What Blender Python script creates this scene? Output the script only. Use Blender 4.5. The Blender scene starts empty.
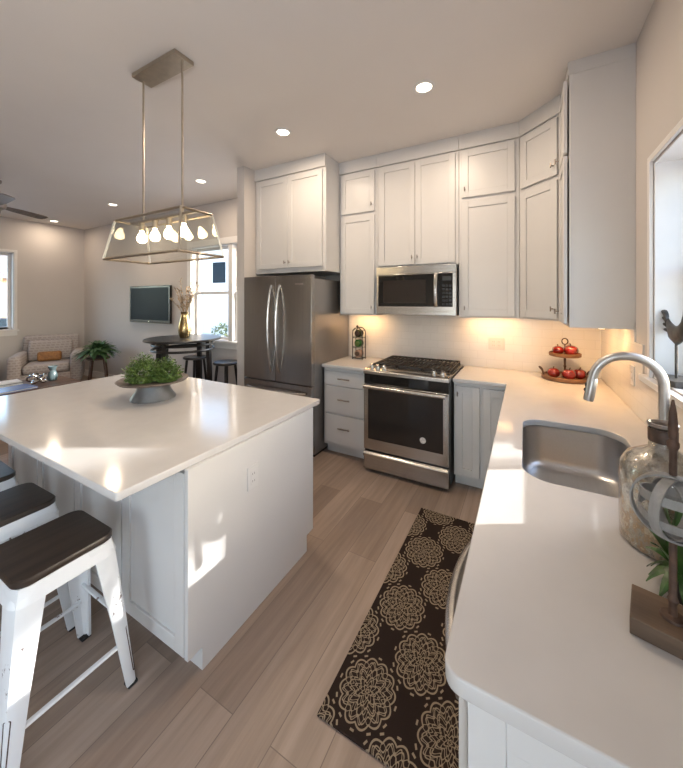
import bpy, bmesh, math, random
from mathutils import Vector, Matrix
PI = math.pi
R = math.radians
rnd = random.Random(7)
sc = bpy.context.scene
col = sc.collection

# ------------------------------------------------------------------ camera, world, sun, daylight, exposure
cam = bpy.data.cameras.new('camera')
cam.sensor_fit = 'HORIZONTAL'
cam.sensor_width = 36.0
cam.lens = 332.0 / 683.0 * 36.0
cam.shift_y = (300.85 - 384.0) / 683.0
cam.clip_start = 0.02
cam_o = bpy.data.objects.new('camera', cam)
col.objects.link(cam_o)
cam_o.location = (0, 0, 1.575)
cam_o.rotation_euler = (R(90), 0, R(29.0))
sc.camera = cam_o

SUN = Vector((-1.0, -0.57, -0.485)).normalized()          # direction the sunlight travels
world = bpy.data.worlds.new('world')
sc.world = world
world.use_nodes = True
wn = world.node_tree.nodes
wl = world.node_tree.links
wn.clear()
wo = wn.new('ShaderNodeOutputWorld')
wb = wn.new('ShaderNodeBackground')
sky = wn.new('ShaderNodeTexSky')
sky.sky_type = 'NISHITA'
sky.sun_disc = False
sky.sun_elevation = R(23)
sky.sun_rotation = math.atan2(-SUN.x, -SUN.y)
sky.air_density = 1.0
sky.dust_density = 1.6
wb.inputs['Strength'].default_value = 1.5
wl.new(sky.outputs[0], wb.inputs[0])
wl.new(wb.outputs[0], wo.inputs[0])

sl = bpy.data.lights.new('sun', 'SUN')
sl.energy = 11.0
sl.color = (1.0, 0.97, 0.93)
sl.angle = R(0.7)
so = bpy.data.objects.new('sun', sl)
col.objects.link(so)
so.rotation_euler = SUN.to_track_quat('-Z', 'Y').to_euler()

def area(name, loc, direction, sx, sy, power, colour, portal=False, spread=180):
    l = bpy.data.lights.new(name, 'AREA')
    l.shape = 'RECTANGLE'
    l.size, l.size_y = sx, sy
    l.energy = power
    l.color = colour
    l.spread = R(spread)
    if portal:
        l.cycles.is_portal = True
    o = bpy.data.objects.new(name, l)
    col.objects.link(o)
    o.location = loc
    o.rotation_euler = Vector(direction).to_track_quat('-Z', 'Y').to_euler()
    return o

DAY = (0.72, 0.85, 1.0)
WARM = (1.0, 0.80, 0.60)
UNDER = (1.0, 0.57, 0.24)
area('added_light_rear_doors', (-0.55, -3.17, 1.25), (0, 1, 0), 1.7, 2.2, 24, (0.96, 0.97, 1.0))     # added room light at made-up patio doors behind the camera
area('added_light_side_window', (0.60, -1.25, 1.55), (-1, 0, 0), 1.5, 1.2, 50, (0.80, 0.90, 1.0))                    # added cool fill at a made-up right-wall window behind the camera
area('daylight_portal_dining', (-3.85, 3.74, 1.72), (0, -1, 0), 1.8, 1.5, 1, DAY, True)
area('daylight_portal_sink', (0.76, 1.81, 1.74), (-1, 0, 0), 0.85, 1.1, 1, DAY, True)
area('daylight_portal_living', (-8.42, 1.7, 1.75), (1, 0, 0), 1.4, 1.5, 1, DAY, True)

vs = sc.view_settings
vs.view_transform = 'Standard'
vs.look = 'None'
vs.gamma = 1.0
vs.exposure = -0.08
vs.use_curve_mapping = False
sc.cycles.use_denoising = True
sc.cycles.max_bounces = 10
sc.cycles.diffuse_bounces = 5
sc.cycles.glossy_bounces = 5
sc.cycles.transmission_bounces = 8
sc.cycles.transparent_max_bounces = 16
sc.cycles.sample_clamp_indirect = 6.0
sc.cycles.caustics_reflective = False
sc.cycles.caustics_refractive = False

# ------------------------------------------------------------------ materials
def nodes(name):
    m = bpy.data.materials.new(name)
    m.use_nodes = True
    nt = m.node_tree
    return m, nt, nt.nodes.get('Principled BSDF')

def ramp(nt, fac, stops):
    r = nt.nodes.new('ShaderNodeValToRGB')
    el = r.color_ramp.elements
    while len(el) < len(stops):
        el.new(0.5)
    for e, (p, c) in zip(el, stops):
        e.position = p
        e.color = (c[0], c[1], c[2], 1)
    nt.links.new(fac, r.inputs[0])
    return r.outputs[0]

def coords(nt, scale=(1, 1, 1), rot=(0, 0, 0), loc=(0, 0, 0)):
    tc = nt.nodes.new('ShaderNodeTexCoord')
    mp = nt.nodes.new('ShaderNodeMapping')
    mp.inputs['Scale'].default_value = scale
    mp.inputs['Rotation'].default_value = rot
    mp.inputs['Location'].default_value = loc
    nt.links.new(tc.outputs['Object'], mp.inputs[0])
    return mp.outputs[0]

def noise(nt, vec, scale, detail=3, rough=0.5):
    n = nt.nodes.new('ShaderNodeTexNoise')
    n.inputs['Scale'].default_value = scale
    n.inputs['Detail'].default_value = detail
    n.inputs['Roughness'].default_value = rough
    nt.links.new(vec, n.inputs['Vector'])
    return n.outputs['Fac']

def bump(nt, b, h, strength, dist=0.01):
    n = nt.nodes.new('ShaderNodeBump')
    n.inputs['Strength'].default_value = strength
    n.inputs['Distance'].default_value = dist
    nt.links.new(h, n.inputs['Height'])
    nt.links.new(n.outputs[0], b.inputs['Normal'])

def mathn(nt, op, a, b=None):
    n = nt.nodes.new('ShaderNodeMath')
    n.operation = op
    for i, v in ((0, a), (1, b)):
        if v is None:
            continue
        if isinstance(v, (int, float)):
            n.inputs[i].default_value = v
        else:
            nt.links.new(v, n.inputs[i])
    return n.outputs[0]

def plain(name, c, rough=0.5, metal=0.0, var=0.06, nscale=6.0, bmp=0.0, stretch=(1, 1, 1), coat=0.0, spec=0.5):
    m, nt, b = nodes(name)
    v = coords(nt, stretch)
    n = noise(nt, v, nscale)
    lo = tuple(x * (1 - var) for x in c)
    hi = tuple(min(1, x * (1 + var)) for x in c)
    nt.links.new(ramp(nt, n, [(0.3, lo), (0.7, hi)]), b.inputs['Base Color'])
    b.inputs['Roughness'].default_value = rough
    b.inputs['Metallic'].default_value = metal
    b.inputs['Coat Weight'].default_value = coat
    b.inputs['Specular IOR Level'].default_value = spec
    if bmp:
        bump(nt, b, n, bmp, 0.003)
    return m

def emit(name, c, s):
    m, nt, b = nodes(name)
    b.inputs['Base Color'].default_value = (*c, 1)
    b.inputs['Emission Color'].default_value = (*c, 1)
    b.inputs['Emission Strength'].default_value = s
    return m

def thin_glass(name, tint=(1, 1, 1), refl=1.0):
    m, nt, b = nodes(name)
    nt.nodes.remove(b)
    out = nt.nodes.get('Material Output')
    t = nt.nodes.new('ShaderNodeBsdfTransparent')
    t.inputs[0].default_value = (*tint, 1)
    g = nt.nodes.new('ShaderNodeBsdfGlossy')
    g.inputs['Roughness'].default_value = 0.01
    f = nt.nodes.new('ShaderNodeLayerWeight')
    f.inputs[0].default_value = 0.5
    mx = nt.nodes.new('ShaderNodeMixShader')
    fac = mathn(nt, 'MULTIPLY', mathn(nt, 'ADD', 0.045, mathn(nt, 'MULTIPLY', mathn(nt, 'POWER', f.outputs['Facing'], 4.0), 0.8)), refl)
    nt.links.new(fac, mx.inputs[0])
    nt.links.new(t.outputs[0], mx.inputs[1])
    nt.links.new(g.outputs[0], mx.inputs[2])
    nt.links.new(mx.outputs[0], out.inputs[0])
    return m

def wood(name, c1, c2, rough=0.45, axis=0, scale=14, coat=0.0):
    m, nt, b = nodes(name)
    st = [9, 9, 9]
    st[axis] = 0.8
    v = coords(nt, st)
    n = noise(nt, v, scale / 6, 6, 0.65)
    nt.links.new(ramp(nt, n, [(0.3, c1), (0.72, c2)]), b.inputs['Base Color'])
    b.inputs['Roughness'].default_value = rough
    b.inputs['Coat Weight'].default_value = coat
    bump(nt, b, n, 0.15, 0.002)
    return m

def steel(name, c, rough=0.27, axis=0, var=0.10):
    m, nt, b = nodes(name)
    st = [60, 60, 60]
    st[axis] = 0.6
    n = noise(nt, coords(nt, st), 2.0, 4, 0.6)
    nt.links.new(ramp(nt, n, [(0.3, tuple(x * (1 - var) for x in c)), (0.7, tuple(x * (1 + var) for x in c))]), b.inputs['Base Color'])
    b.inputs['Metallic'].default_value = 1.0
    b.inputs['Roughness'].default_value = rough
    bump(nt, b, n, 0.012, 0.001)
    return m

def floor_material():
    m, nt, b = nodes('oak_planks')
    v = coords(nt, (1, 1, 1), (0, 0, R(90)), (0.35, 0.05, 0))
    br = nt.nodes.new('ShaderNodeTexBrick')
    br.offset = 0.37
    br.offset_frequency = 2
    br.inputs['Color1'].default_value = (0.0, 0.0, 0.0, 1)
    br.inputs['Color2'].default_value = (1, 1, 1, 1)
    br.inputs['Mortar'].default_value = (0.5, 0.5, 0.5, 1)
    br.inputs['Scale'].default_value = 1.0
    br.inputs['Mortar Size'].default_value = 0.0016
    br.inputs['Mortar Smooth'].default_value = 0.0
    br.inputs['Brick Width'].default_value = 1.5
    br.inputs['Row Height'].default_value = 0.185
    nt.links.new(v, br.inputs['Vector'])
    tone = ramp(nt, br.outputs['Color'], [(0.0, (0.225, 0.165, 0.128)), (0.5, (0.290, 0.216, 0.170)), (1.0, (0.355, 0.272, 0.219))])
    g = coords(nt, (16, 0.9, 1))
    gn = noise(nt, g, 1.6, 7, 0.62)
    gn2 = noise(nt, coords(nt, (5, 0.5, 1), (0, 0, 0), (3, 1, 0)), 1.2, 4, 0.6)
    grain = ramp(nt, gn, [(0.25, (0.72, 0.70, 0.68)), (0.7, (1.12, 1.12, 1.12))])
    grain2 = ramp(nt, gn2, [(0.3, (0.86, 0.85, 0.84)), (0.7, (1.1, 1.1, 1.1))])
    mx = nt.nodes.new('ShaderNodeMix'); mx.data_type = 'RGBA'; mx.blend_type = 'MULTIPLY'; mx.inputs[0].default_value = 1
    nt.links.new(tone, mx.inputs[6]); nt.links.new(grain, mx.inputs[7])
    mx2 = nt.nodes.new('ShaderNodeMix'); mx2.data_type = 'RGBA'; mx2.blend_type = 'MULTIPLY'; mx2.inputs[0].default_value = 1
    nt.links.new(mx.outputs[2], mx2.inputs[6]); nt.links.new(grain2, mx2.inputs[7])
    mx3 = nt.nodes.new('ShaderNodeMix'); mx3.data_type = 'RGBA'; mx3.blend_type = 'MIX'
    nt.links.new(br.outputs['Fac'], mx3.inputs[0])
    nt.links.new(mx2.outputs[2], mx3.inputs[6])
    mx3.inputs[7].default_value = (0.17, 0.125, 0.098, 1)
    nt.links.new(mx3.outputs[2], b.inputs['Base Color'])
    b.inputs['Roughness'].default_value = 0.42
    bump(nt, b, mathn(nt, 'SUBTRACT', gn, br.outputs['Fac']), 0.12, 0.002)
    return m

def tile_material():
    m, nt, b = nodes('glazed_subway_tile')
    tc = nt.nodes.new('ShaderNodeTexCoord')
    sp = nt.nodes.new('ShaderNodeSeparateXYZ')
    cb = nt.nodes.new('ShaderNodeCombineXYZ')
    nt.links.new(tc.outputs['Object'], sp.inputs[0])
    nt.links.new(mathn(nt, 'ADD', sp.outputs[0], sp.outputs[1]), cb.inputs[0])
    nt.links.new(sp.outputs[2], cb.inputs[1])
    br = nt.nodes.new('ShaderNodeTexBrick')
    br.inputs['Color1'].default_value = (0.74, 0.71, 0.67, 1)
    br.inputs['Color2'].default_value = (0.715, 0.685, 0.645, 1)
    br.inputs['Mortar'].default_value = (0.67, 0.64, 0.60, 1)
    br.inputs['Scale'].default_value = 1.0
    br.inputs['Mortar Size'].default_value = 0.0022
    br.inputs['Brick Width'].default_value = 0.155
    br.inputs['Row Height'].default_value = 0.0775
    nt.links.new(cb.outputs[0], br.inputs['Vector'])
    nt.links.new(br.outputs['Color'], b.inputs['Base Color'])
    b.inputs['Roughness'].default_value = 0.13
    bump(nt, b, mathn(nt, 'SUBTRACT', 1.0, br.outputs['Fac']), 0.12, 0.001)
    return m

def rug_material():
    # staggered lace medallions, cream on dark brown
    m, nt, b = nodes('medallion_weave')
    tc = nt.nodes.new('ShaderNodeTexCoord')
    sp = nt.nodes.new('ShaderNodeSeparateXYZ')
    nt.links.new(tc.outputs['Object'], sp.inputs[0])
    X, Y = sp.outputs[0], sp.outputs[1]
    W, H = 0.32, 0.425
    def cell(ox, oy):
        cx = mathn(nt, 'SUBTRACT', mathn(nt, 'FLOORED_MODULO', mathn(nt, 'ADD', X, ox + W / 2), W), W / 2)
        cy = mathn(nt, 'SUBTRACT', mathn(nt, 'FLOORED_MODULO', mathn(nt, 'ADD', Y, oy + H / 2), H), H / 2)
        cy = mathn(nt, 'MULTIPLY', cy, 0.86)
        r = mathn(nt, 'SQRT', mathn(nt, 'ADD', mathn(nt, 'MULTIPLY', cx, cx), mathn(nt, 'MULTIPLY', cy, cy)))
        a = mathn(nt, 'ARCTAN2', cy, cx)
        return cx, cy, r, a
    def lace(ox, oy):
        cx, cy, r, a = cell(ox, oy)
        lobes = mathn(nt, 'ABSOLUTE', mathn(nt, 'SINE', mathn(nt, 'MULTIPLY', a, 6.0)))
        edge = mathn(nt, 'ADD', 0.098, mathn(nt, 'MULTIPLY', lobes, 0.014))
        inside = mathn(nt, 'LESS_THAN', r, edge)
        border = mathn(nt, 'MULTIPLY', inside, mathn(nt, 'GREATER_THAN', r, mathn(nt, 'SUBTRACT', edge, 0.0065)))
        dots = mathn(nt, 'MULTIPLY', mathn(nt, 'MULTIPLY', mathn(nt, 'GREATER_THAN', r, 0.114), mathn(nt, 'LESS_THAN', r, 0.121)),
                     mathn(nt, 'GREATER_THAN', mathn(nt, 'COSINE', mathn(nt, 'MULTIPLY', a, 12.0)), 0.72))
        # interlaced petals: several radii modulated by angle
        def petals(base, amp, k, wd, ph=0.0):
            rr = mathn(nt, 'ADD', base, mathn(nt, 'MULTIPLY', mathn(nt, 'COSINE', mathn(nt, 'ADD', mathn(nt, 'MULTIPLY', a, k), ph)), amp))
            return mathn(nt, 'LESS_THAN', mathn(nt, 'ABSOLUTE', mathn(nt, 'SUBTRACT', r, rr)), wd)
        s = border
        for args in ((0.088, 0.009, 18.0, 0.0021), (0.084, 0.010, 12.0, 0.0023, PI), (0.070, 0.010, 18.0, 0.0021, PI), (0.062, 0.013, 8.0, 0.0023), (0.056, 0.012, 12.0, 0.0022, PI), (0.043, 0.009, 10.0, 0.0022),
                     (0.036, 0.010, 6.0, 0.0023, PI), (0.026, 0.008, 8.0, 0.0022), (0.016, 0.005, 5.0, 0.0023), (0.006, 0.002, 5.0, 0.0022)):
            s = mathn(nt, 'MAXIMUM', s, petals(*args))
        s = mathn(nt, 'MULTIPLY', s, inside)
        return mathn(nt, 'MAXIMUM', s, dots)
    allm = mathn(nt, 'MAXIMUM', lace(0.555 + 0.0, -1.64), lace(0.555 + W / 2, -1.64 + H / 2))
    v = noise(nt, coords(nt), 240, 2)
    mx = nt.nodes.new('ShaderNodeMix'); mx.data_type = 'RGBA'
    nt.links.new(allm, mx.inputs[0])
    mx.inputs[6].default_value = (0.026, 0.017, 0.014, 1)
    mx.inputs[7].default_value = (0.30, 0.235, 0.165, 1)
    nt.links.new(mx.outputs[2], b.inputs['Base Color'])
    b.inputs['Roughness'].default_value = 0.95
    b.inputs['Specular IOR Level'].default_value = 0.1
    bump(nt, b, v, 0.5, 0.003)
    return m

def worn_paint():
    m, nt, b = nodes('distressed_white_metal')
    n = noise(nt, coords(nt, (1, 1, 0.6)), 26, 6, 0.7)
    n2 = noise(nt, coords(nt, (1, 1, 1), (0, 0, 0), (4, 2, 1)), 5, 3)
    k = mathn(nt, 'MULTIPLY', n, mathn(nt, 'ADD', n2, 0.45))
    nt.links.new(ramp(nt, k, [(0.0, (0.70, 0.71, 0.72)), (0.625, (0.72, 0.73, 0.74)), (0.65, (0.22, 0.17, 0.16)), (0.8, (0.10, 0.08, 0.08))]), b.inputs['Base Color'])
    b.inputs['Roughness'].default_value = 0.38
    return m

def fabric_material():
    m, nt, b = nodes('patterned_upholstery')
    tc = nt.nodes.new('ShaderNodeTexCoord')
    sp = nt.nodes.new('ShaderNodeSeparateXYZ')
    cb = nt.nodes.new('ShaderNodeCombineXYZ')
    nt.links.new(tc.outputs['Object'], sp.inputs[0])
    nt.links.new(mathn(nt, 'ADD', sp.outputs[0], sp.outputs[1]), cb.inputs[0])
    nt.links.new(mathn(nt, 'ADD', sp.outputs[2], mathn(nt, 'MULTIPLY', sp.outputs[0], 0.0)), cb.inputs[1])
    br = nt.nodes.new('ShaderNodeTexBrick')
    br.inputs['Color1'].default_value = (0.36, 0.31, 0.285, 1)
    br.inputs['Color2'].default_value = (0.30, 0.26, 0.245, 1)
    br.inputs['Mortar'].default_value = (0.42, 0.37, 0.34, 1)
    br.inputs['Scale'].default_value = 1.0
    br.inputs['Mortar Size'].default_value = 0.012
    br.inputs['Brick Width'].default_value = 0.075
    br.inputs['Row Height'].default_value = 0.045
    nt.links.new(cb.outputs[0], br.inputs['Vector'])
    nt.links.new(br.outputs['Color'], b.inputs['Base Color'])
    b.inputs['Roughness'].default_value = 0.9
    bump(nt, b, noise(nt, coords(nt), 90, 2), 0.3, 0.003)
    return m

def mercury_glass():
    # silvered glass, flaking, with rusty speckling that grows toward the foot
    m, nt, b = nodes('mottled_mercury_glass')
    out = nt.nodes.get('Material Output')
    vec = coords(nt)
    n = noise(nt, vec, 60, 6, 0.75)
    n2 = noise(nt, coords(nt, (1, 1, 0.7), (0, 0, 0), (5, 1, 2)), 14, 6, 0.7)
    tc = nt.nodes.new('ShaderNodeTexCoord')
    sp = nt.nodes.new('ShaderNodeSeparateXYZ')
    nt.links.new(tc.outputs['Object'], sp.inputs[0])
    age = mathn(nt, 'SUBTRACT', n2, mathn(nt, 'MULTIPLY', sp.outputs[2], 0.9))
    k = mathn(nt, 'ADD', age, mathn(nt, 'MULTIPLY', n, 0.5))
    nt.links.new(ramp(nt, k, [(0.50, (0.62, 0.61, 0.58)), (0.62, (0.50, 0.46, 0.38)), (0.72, (0.30, 0.19, 0.10)), (0.80, (0.48, 0.40, 0.30)), (0.9, (0.20, 0.11, 0.06))]), b.inputs['Base Color'])
    nt.links.new(ramp(nt, k, [(0.5, (0.9, 0.9, 0.9)), (0.75, (0.25, 0.25, 0.25))]), b.inputs['Metallic'])
    b.inputs['Roughness'].default_value = 0.25
    b.inputs['Coat Weight'].default_value = 0.8
    bump(nt, b, n, 0.35, 0.003)
    t = nt.nodes.new('ShaderNodeBsdfTransparent')
    t.inputs[0].default_value = (0.86, 0.84, 0.78, 1)
    g = nt.nodes.new('ShaderNodeBsdfGlossy')
    g.inputs['Roughness'].default_value = 0.03
    fr = nt.nodes.new('ShaderNodeLayerWeight')
    fr.inputs[0].default_value = 0.5
    gl = nt.nodes.new('ShaderNodeMixShader')
    nt.links.new(mathn(nt, 'ADD', 0.08, mathn(nt, 'MULTIPLY', mathn(nt, 'POWER', fr.outputs['Facing'], 3.0), 0.8)), gl.inputs[0])
    nt.links.new(t.outputs[0], gl.inputs[1]); nt.links.new(g.outputs[0], gl.inputs[2])
    mx = nt.nodes.new('ShaderNodeMixShader')
    nt.links.new(ramp(nt, mathn(nt, 'ADD', k, 0.0), [(0.45, (0.12, 0.12, 0.12)), (0.60, (0.75, 0.75, 0.75)), (0.7, (0.95, 0.95, 0.95))]), mx.inputs[0])
    nt.links.new(gl.outputs[0], mx.inputs[1]); nt.links.new(b.outputs[0], mx.inputs[2])
    nt.links.new(mx.outputs[0], out.inputs[0])
    return m

M = dict(
    wall=plain('wall_paint', (0.56, 0.52, 0.49), 0.7, var=0.015, nscale=2, bmp=0.02),
    ceiling=plain('ceiling_paint', (0.74, 0.695, 0.655), 0.75, var=0.015, nscale=2),
    trim=plain('trim_paint', (0.74, 0.72, 0.70), 0.4, var=0.02),
    cabinet=plain('cabinet_paint', (0.60, 0.585, 0.57), 0.36, var=0.015, nscale=3),
    gap=plain('cabinet_shadow_gap', (0.30, 0.28, 0.26), 0.7),
    quartz=plain('white_quartz', (0.54, 0.52, 0.505), 0.12, var=0.02, nscale=12, spec=0.32),
    floor=floor_material(), tile=tile_material(), rug=rug_material(),
    steel=steel('brushed_steel', (0.52, 0.50, 0.475), 0.26, 0),
    steel_v=steel('brushed_steel_upright', (0.60, 0.58, 0.56), 0.24, 2),
    fridge=steel('dark_brushed_steel', (0.37, 0.355, 0.345), 0.27, 2),
    fridge_side=plain('grey_metal_side', (0.30, 0.285, 0.275), 0.30, 0.75, var=0.03),
    sinksteel=steel('sink_steel', (0.58, 0.565, 0.55), 0.30, 1, 0.03),
    nickel=plain('brushed_nickel', (0.62, 0.59, 0.55), 0.25, 1.0, var=0.05, nscale=30),
    faucetsteel=plain('satin_steel', (0.47, 0.455, 0.44), 0.36, 1.0, var=0.03, nscale=20),
    bronze_nickel=plain('antique_nickel', (0.52, 0.45, 0.36), 0.33, 1.0, var=0.08, nscale=20),
    pewter=plain('pewter', (0.34, 0.30, 0.27), 0.35, 0.9),
    blackglass=plain('black_glass', (0.008, 0.008, 0.008), 0.05, var=0.0),
    blackplastic=plain('black_enamel', (0.016, 0.015, 0.015), 0.3),
    castiron=plain('cast_iron', (0.022, 0.018, 0.017), 0.55, bmp=0.1, nscale=60),
    ovenglass=plain('oven_window_glass', (0.022, 0.018, 0.016), 0.06, var=0.0),
    glass=thin_glass('clear_glass', (0.97, 0.98, 0.97)),
    window=thin_glass('window_glass', (0.98, 0.99, 0.99), 0.8),
    bulb=emit('lit_bulb', (1.0, 0.76, 0.46), 34.0),
    lens=emit('downlight_lens', (1.0, 0.88, 0.70), 9.0),
    strip=emit('under_cabinet_strip', (1.0, 0.74, 0.42), 3.0),
    stoolpaint=worn_paint(),
    darkseat=wood('dark_stained_wood', (0.018, 0.012, 0.009), (0.055, 0.036, 0.026), 0.38, 1),
    blackwood=wood('black_stained_wood', (0.010, 0.009, 0.009), (0.028, 0.024, 0.022), 0.35, 0),
    brownwood=wood('brown_wood', (0.045, 0.022, 0.014), (0.12, 0.062, 0.038), 0.35, 1),
    traywood=wood('tray_wood', (0.10, 0.042, 0.018), (0.22, 0.105, 0.05), 0.5, 0),
    blockwood=wood('weathered_block_wood', (0.055, 0.034, 0.022), (0.17, 0.11, 0.07), 0.6, 0),
    greywood=wood('grey_weathered_wood', (0.15, 0.145, 0.14), (0.34, 0.33, 0.32), 0.6, 2),
    rust=plain('rusted_iron', (0.085, 0.050, 0.036), 0.65, 0.4, var=0.35, nscale=40, bmp=0.3),
    zinc=plain('galvanised_zinc', (0.24, 0.245, 0.25), 0.42, 0.75, var=0.15, nscale=14),
    rustydish=plain('rusty_zinc_dish', (0.20, 0.165, 0.145), 0.55, 0.5, var=0.3, nscale=16),
    foliage=plain('green_leaves', (0.085, 0.14, 0.028), 0.5, var=0.45, nscale=30),
    fern=plain('dark_fern_leaves', (0.050, 0.115, 0.038), 0.5, var=0.4, nscale=20),
    soil=plain('soil', (0.03, 0.022, 0.016), 0.9),
    pot=plain('dark_pot', (0.05, 0.045, 0.042), 0.45),
    fabric=fabric_material(),
    gold=plain('gold_metal', (0.46, 0.34, 0.17), 0.22, 1.0, var=0.12, nscale=12),
    dried=plain('dried_stems', (0.30, 0.22, 0.13), 0.8, var=0.3, nscale=40),
    driedleaf=plain('dried_seed_heads', (0.36, 0.26, 0.17), 0.8, var=0.4, nscale=40),
    red=plain('glossy_red_skin', (0.20, 0.010, 0.009), 0.16, var=0.6, nscale=24, coat=0.5),
    redstem=plain('fruit_stalk', (0.05, 0.03, 0.015), 0.7),
    screen=plain('tv_screen', (0.016, 0.026, 0.036), 0.3, var=0.05, spec=0.04),
    bezel=plain('tv_bezel', (0.010, 0.010, 0.011), 0.25),
    blue=plain('blue_cover', (0.13, 0.20, 0.40), 0.25),
    paper=plain('paper', (0.66, 0.64, 0.60), 0.7),
    blackcover=plain('dark_book_cover', (0.035, 0.035, 0.04), 0.4),
    silver=plain('polished_silver', (0.72, 0.70, 0.66), 0.12, 1.0),
    vaseglass=plain('smoky_blue_glass', (0.10, 0.14, 0.15), 0.08, var=0.2),
    plate=plain('outlet_plastic', (0.62, 0.605, 0.59), 0.35, var=0.0),
    slot=plain('outlet_slots', (0.20, 0.19, 0.18), 0.5),
    mercury=mercury_glass(),
    leather=plain('leather_wrap', (0.060, 0.032, 0.020), 0.5, var=0.3, nscale=60, bmp=0.3),
    rooster=plain('aged_tin', (0.085, 0.080, 0.075), 0.45, 0.7, var=0.4, nscale=24, bmp=0.2),
    jargreen=plain('green_glass', (0.03, 0.10, 0.03), 0.08, var=0.4, nscale=30),
    jardark=plain('dark_olive_glass', (0.030, 0.035, 0.015), 0.08, var=0.4, nscale=30),
    jarpink=plain('pale_rose_glass', (0.34, 0.22, 0.16), 0.10, var=0.35, nscale=30),
    fanblade=wood('fan_blade_wood', (0.10, 0.075, 0.06), (0.17, 0.13, 0.11), 0.5, 0),
    rubber=plain('black_rubber', (0.012, 0.012, 0.012), 0.7),
    snow=plain('pale_concrete', (0.52, 0.51, 0.49), 0.9, var=0.12, nscale=0.6),
    siding=plain('white_siding', (0.66, 0.66, 0.66), 0.8, var=0.05, nscale=1),
    tansiding=plain('tan_siding', (0.42, 0.27, 0.16), 0.8, var=0.08, nscale=1),
    roof=plain('roof_shingle', (0.16, 0.14, 0.135), 0.9, var=0.2, nscale=8),
    carblue=plain('blue_car_paint', (0.05, 0.14, 0.24), 0.15, coat=1.0),
    shrub=plain('winter_shrub_leaves', (0.10, 0.13, 0.055), 0.8, var=0.4, nscale=8),
    orange=plain('amber_basket', (0.30, 0.13, 0.035), 0.6, var=0.3, nscale=30),
    dwdoor=plain('pale_steel_enamel', (0.62, 0.59, 0.55), 0.35, 0.3, var=0.03),
    sticker=plain('round_sticker', (0.60, 0.57, 0.54), 0.5, var=0.25, nscale=60),
)

# ------------------------------------------------------------------ mesh helpers
class MB:
    def __init__(s):
        s.v, s.f, s.m, s.mi = [], [], [], 0
    def face(s, idx):
        s.f.append(idx); s.m.append(s.mi)
    def box(s, x0, x1, y0, y1, z0, z1, mat=None):
        n = len(s.v)
        pts = [(x0, y0, z0), (x1, y0, z0), (x1, y1, z0), (x0, y1, z0), (x0, y0, z1), (x1, y0, z1), (x1, y1, z1), (x0, y1, z1)]
        s.v += [tuple(mat @ Vector(p)) if mat else p for p in pts]
        for q in ((0, 3, 2, 1), (4, 5, 6, 7), (0, 1, 5, 4), (1, 2, 6, 5), (2, 3, 7, 6), (3, 0, 4, 7)):
            s.face([n + i for i in q])
        return s
    def loft(s, rings, cap=True, closed=False):
        n = len(s.v); k = len(rings[0])
        for r in rings:
            s.v += [tuple(p) for p in r]
        m = len(rings)
        for i in range(m if closed else m - 1):
            a, b = n + i * k, n + ((i + 1) % m) * k
            for j in range(k):
                s.face([a + j, a + (j + 1) % k, b + (j + 1) % k, b + j])
        if cap and not closed:
            s.face([n + j for j in reversed(range(k))])
            s.face([n + (m - 1) * k + j for j in range(k)])
        return s
    def prism(s, poly, z0, z1, fn=None):
        fn = fn or (lambda a, b, c: (a, b, c))
        return s.loft([[fn(a, b, z0) for a, b in poly], [fn(a, b, z1) for a, b in poly]])
    def lathe(s, prof, c=(0, 0, 0), seg=32, cap=True):
        rings = [[(c[0] + r * math.cos(2 * PI * j / seg), c[1] + r * math.sin(2 * PI * j / seg), c[2] + z) for j in range(seg)] for r, z in prof]
        return s.loft(rings, cap)
    def tube(s, pts, r, seg=10, closed=False, flat=1.0):
        pts = [Vector(p) for p in pts]
        n = len(pts)
        rs = r if isinstance(r, (list, tuple)) else [r] * n
        up = None
        rings = []
        for i, p in enumerate(pts):
            a = pts[(i - 1) % n] if (closed or i) else p
            b = pts[(i + 1) % n] if (closed or i < n - 1) else p
            t = (b - a).normalized()
            if up is None:
                up = Vector((0, 0, 1)) if abs(t.z) < 0.9 else Vector((1, 0, 0))
            u = (up - t * up.dot(t)).normalized()
            w = t.cross(u)
            up = u
            rings.append([p + (u * math.cos(2 * PI * j / seg) * flat + w * math.sin(2 * PI * j / seg)) * rs[i] for j in range(seg)])
        return s.loft(rings, True, closed)
    def ball(s, c, r, seg=18, rings=10):
        rx, ry, rz = (r, r, r) if isinstance(r, (int, float)) else r
        rr = []
        for i in range(rings + 1):
            th = PI * i / rings
            k = max(math.sin(th), 0.004)
            rr.append([(c[0] + rx * k * math.cos(2 * PI * j / seg), c[1] + ry * k * math.sin(2 * PI * j / seg), c[2] - rz * math.cos(th)) for j in range(seg)])
        return s.loft(rr)

def link(o, parent):
    col.objects.link(o)
    if parent:
        o.parent = parent

def obj(name, mb, mat, parent=None, bevel=0.0, smooth=35, loc=(0, 0, 0), rot=0.0, seg=2):
    me = bpy.data.meshes.new(name)
    me.from_pydata(mb.v, [], mb.f)
    mats = mat if isinstance(mat, (list, tuple)) else [mat]
    for m in mats:
        me.materials.append(m)
    me.polygons.foreach_set('material_index', mb.m)
    bm = bmesh.new(); bm.from_mesh(me)
    bmesh.ops.recalc_face_normals(bm, faces=bm.faces)
    bm.to_mesh(me); bm.free()
    if smooth:
        me.polygons.foreach_set('use_smooth', [True] * len(me.polygons))
        me.set_sharp_from_angle(angle=R(smooth))
    o = bpy.data.objects.new(name, me)
    o.location = loc
    o.rotation_euler = (0, 0, rot)
    link(o, parent)
    if bevel:
        b = o.modifiers.new('edge', 'BEVEL')
        b.width = bevel; b.segments = seg; b.limit_method = 'ANGLE'; b.angle_limit = R(40)
        b.harden_normals = False
    return o

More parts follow.
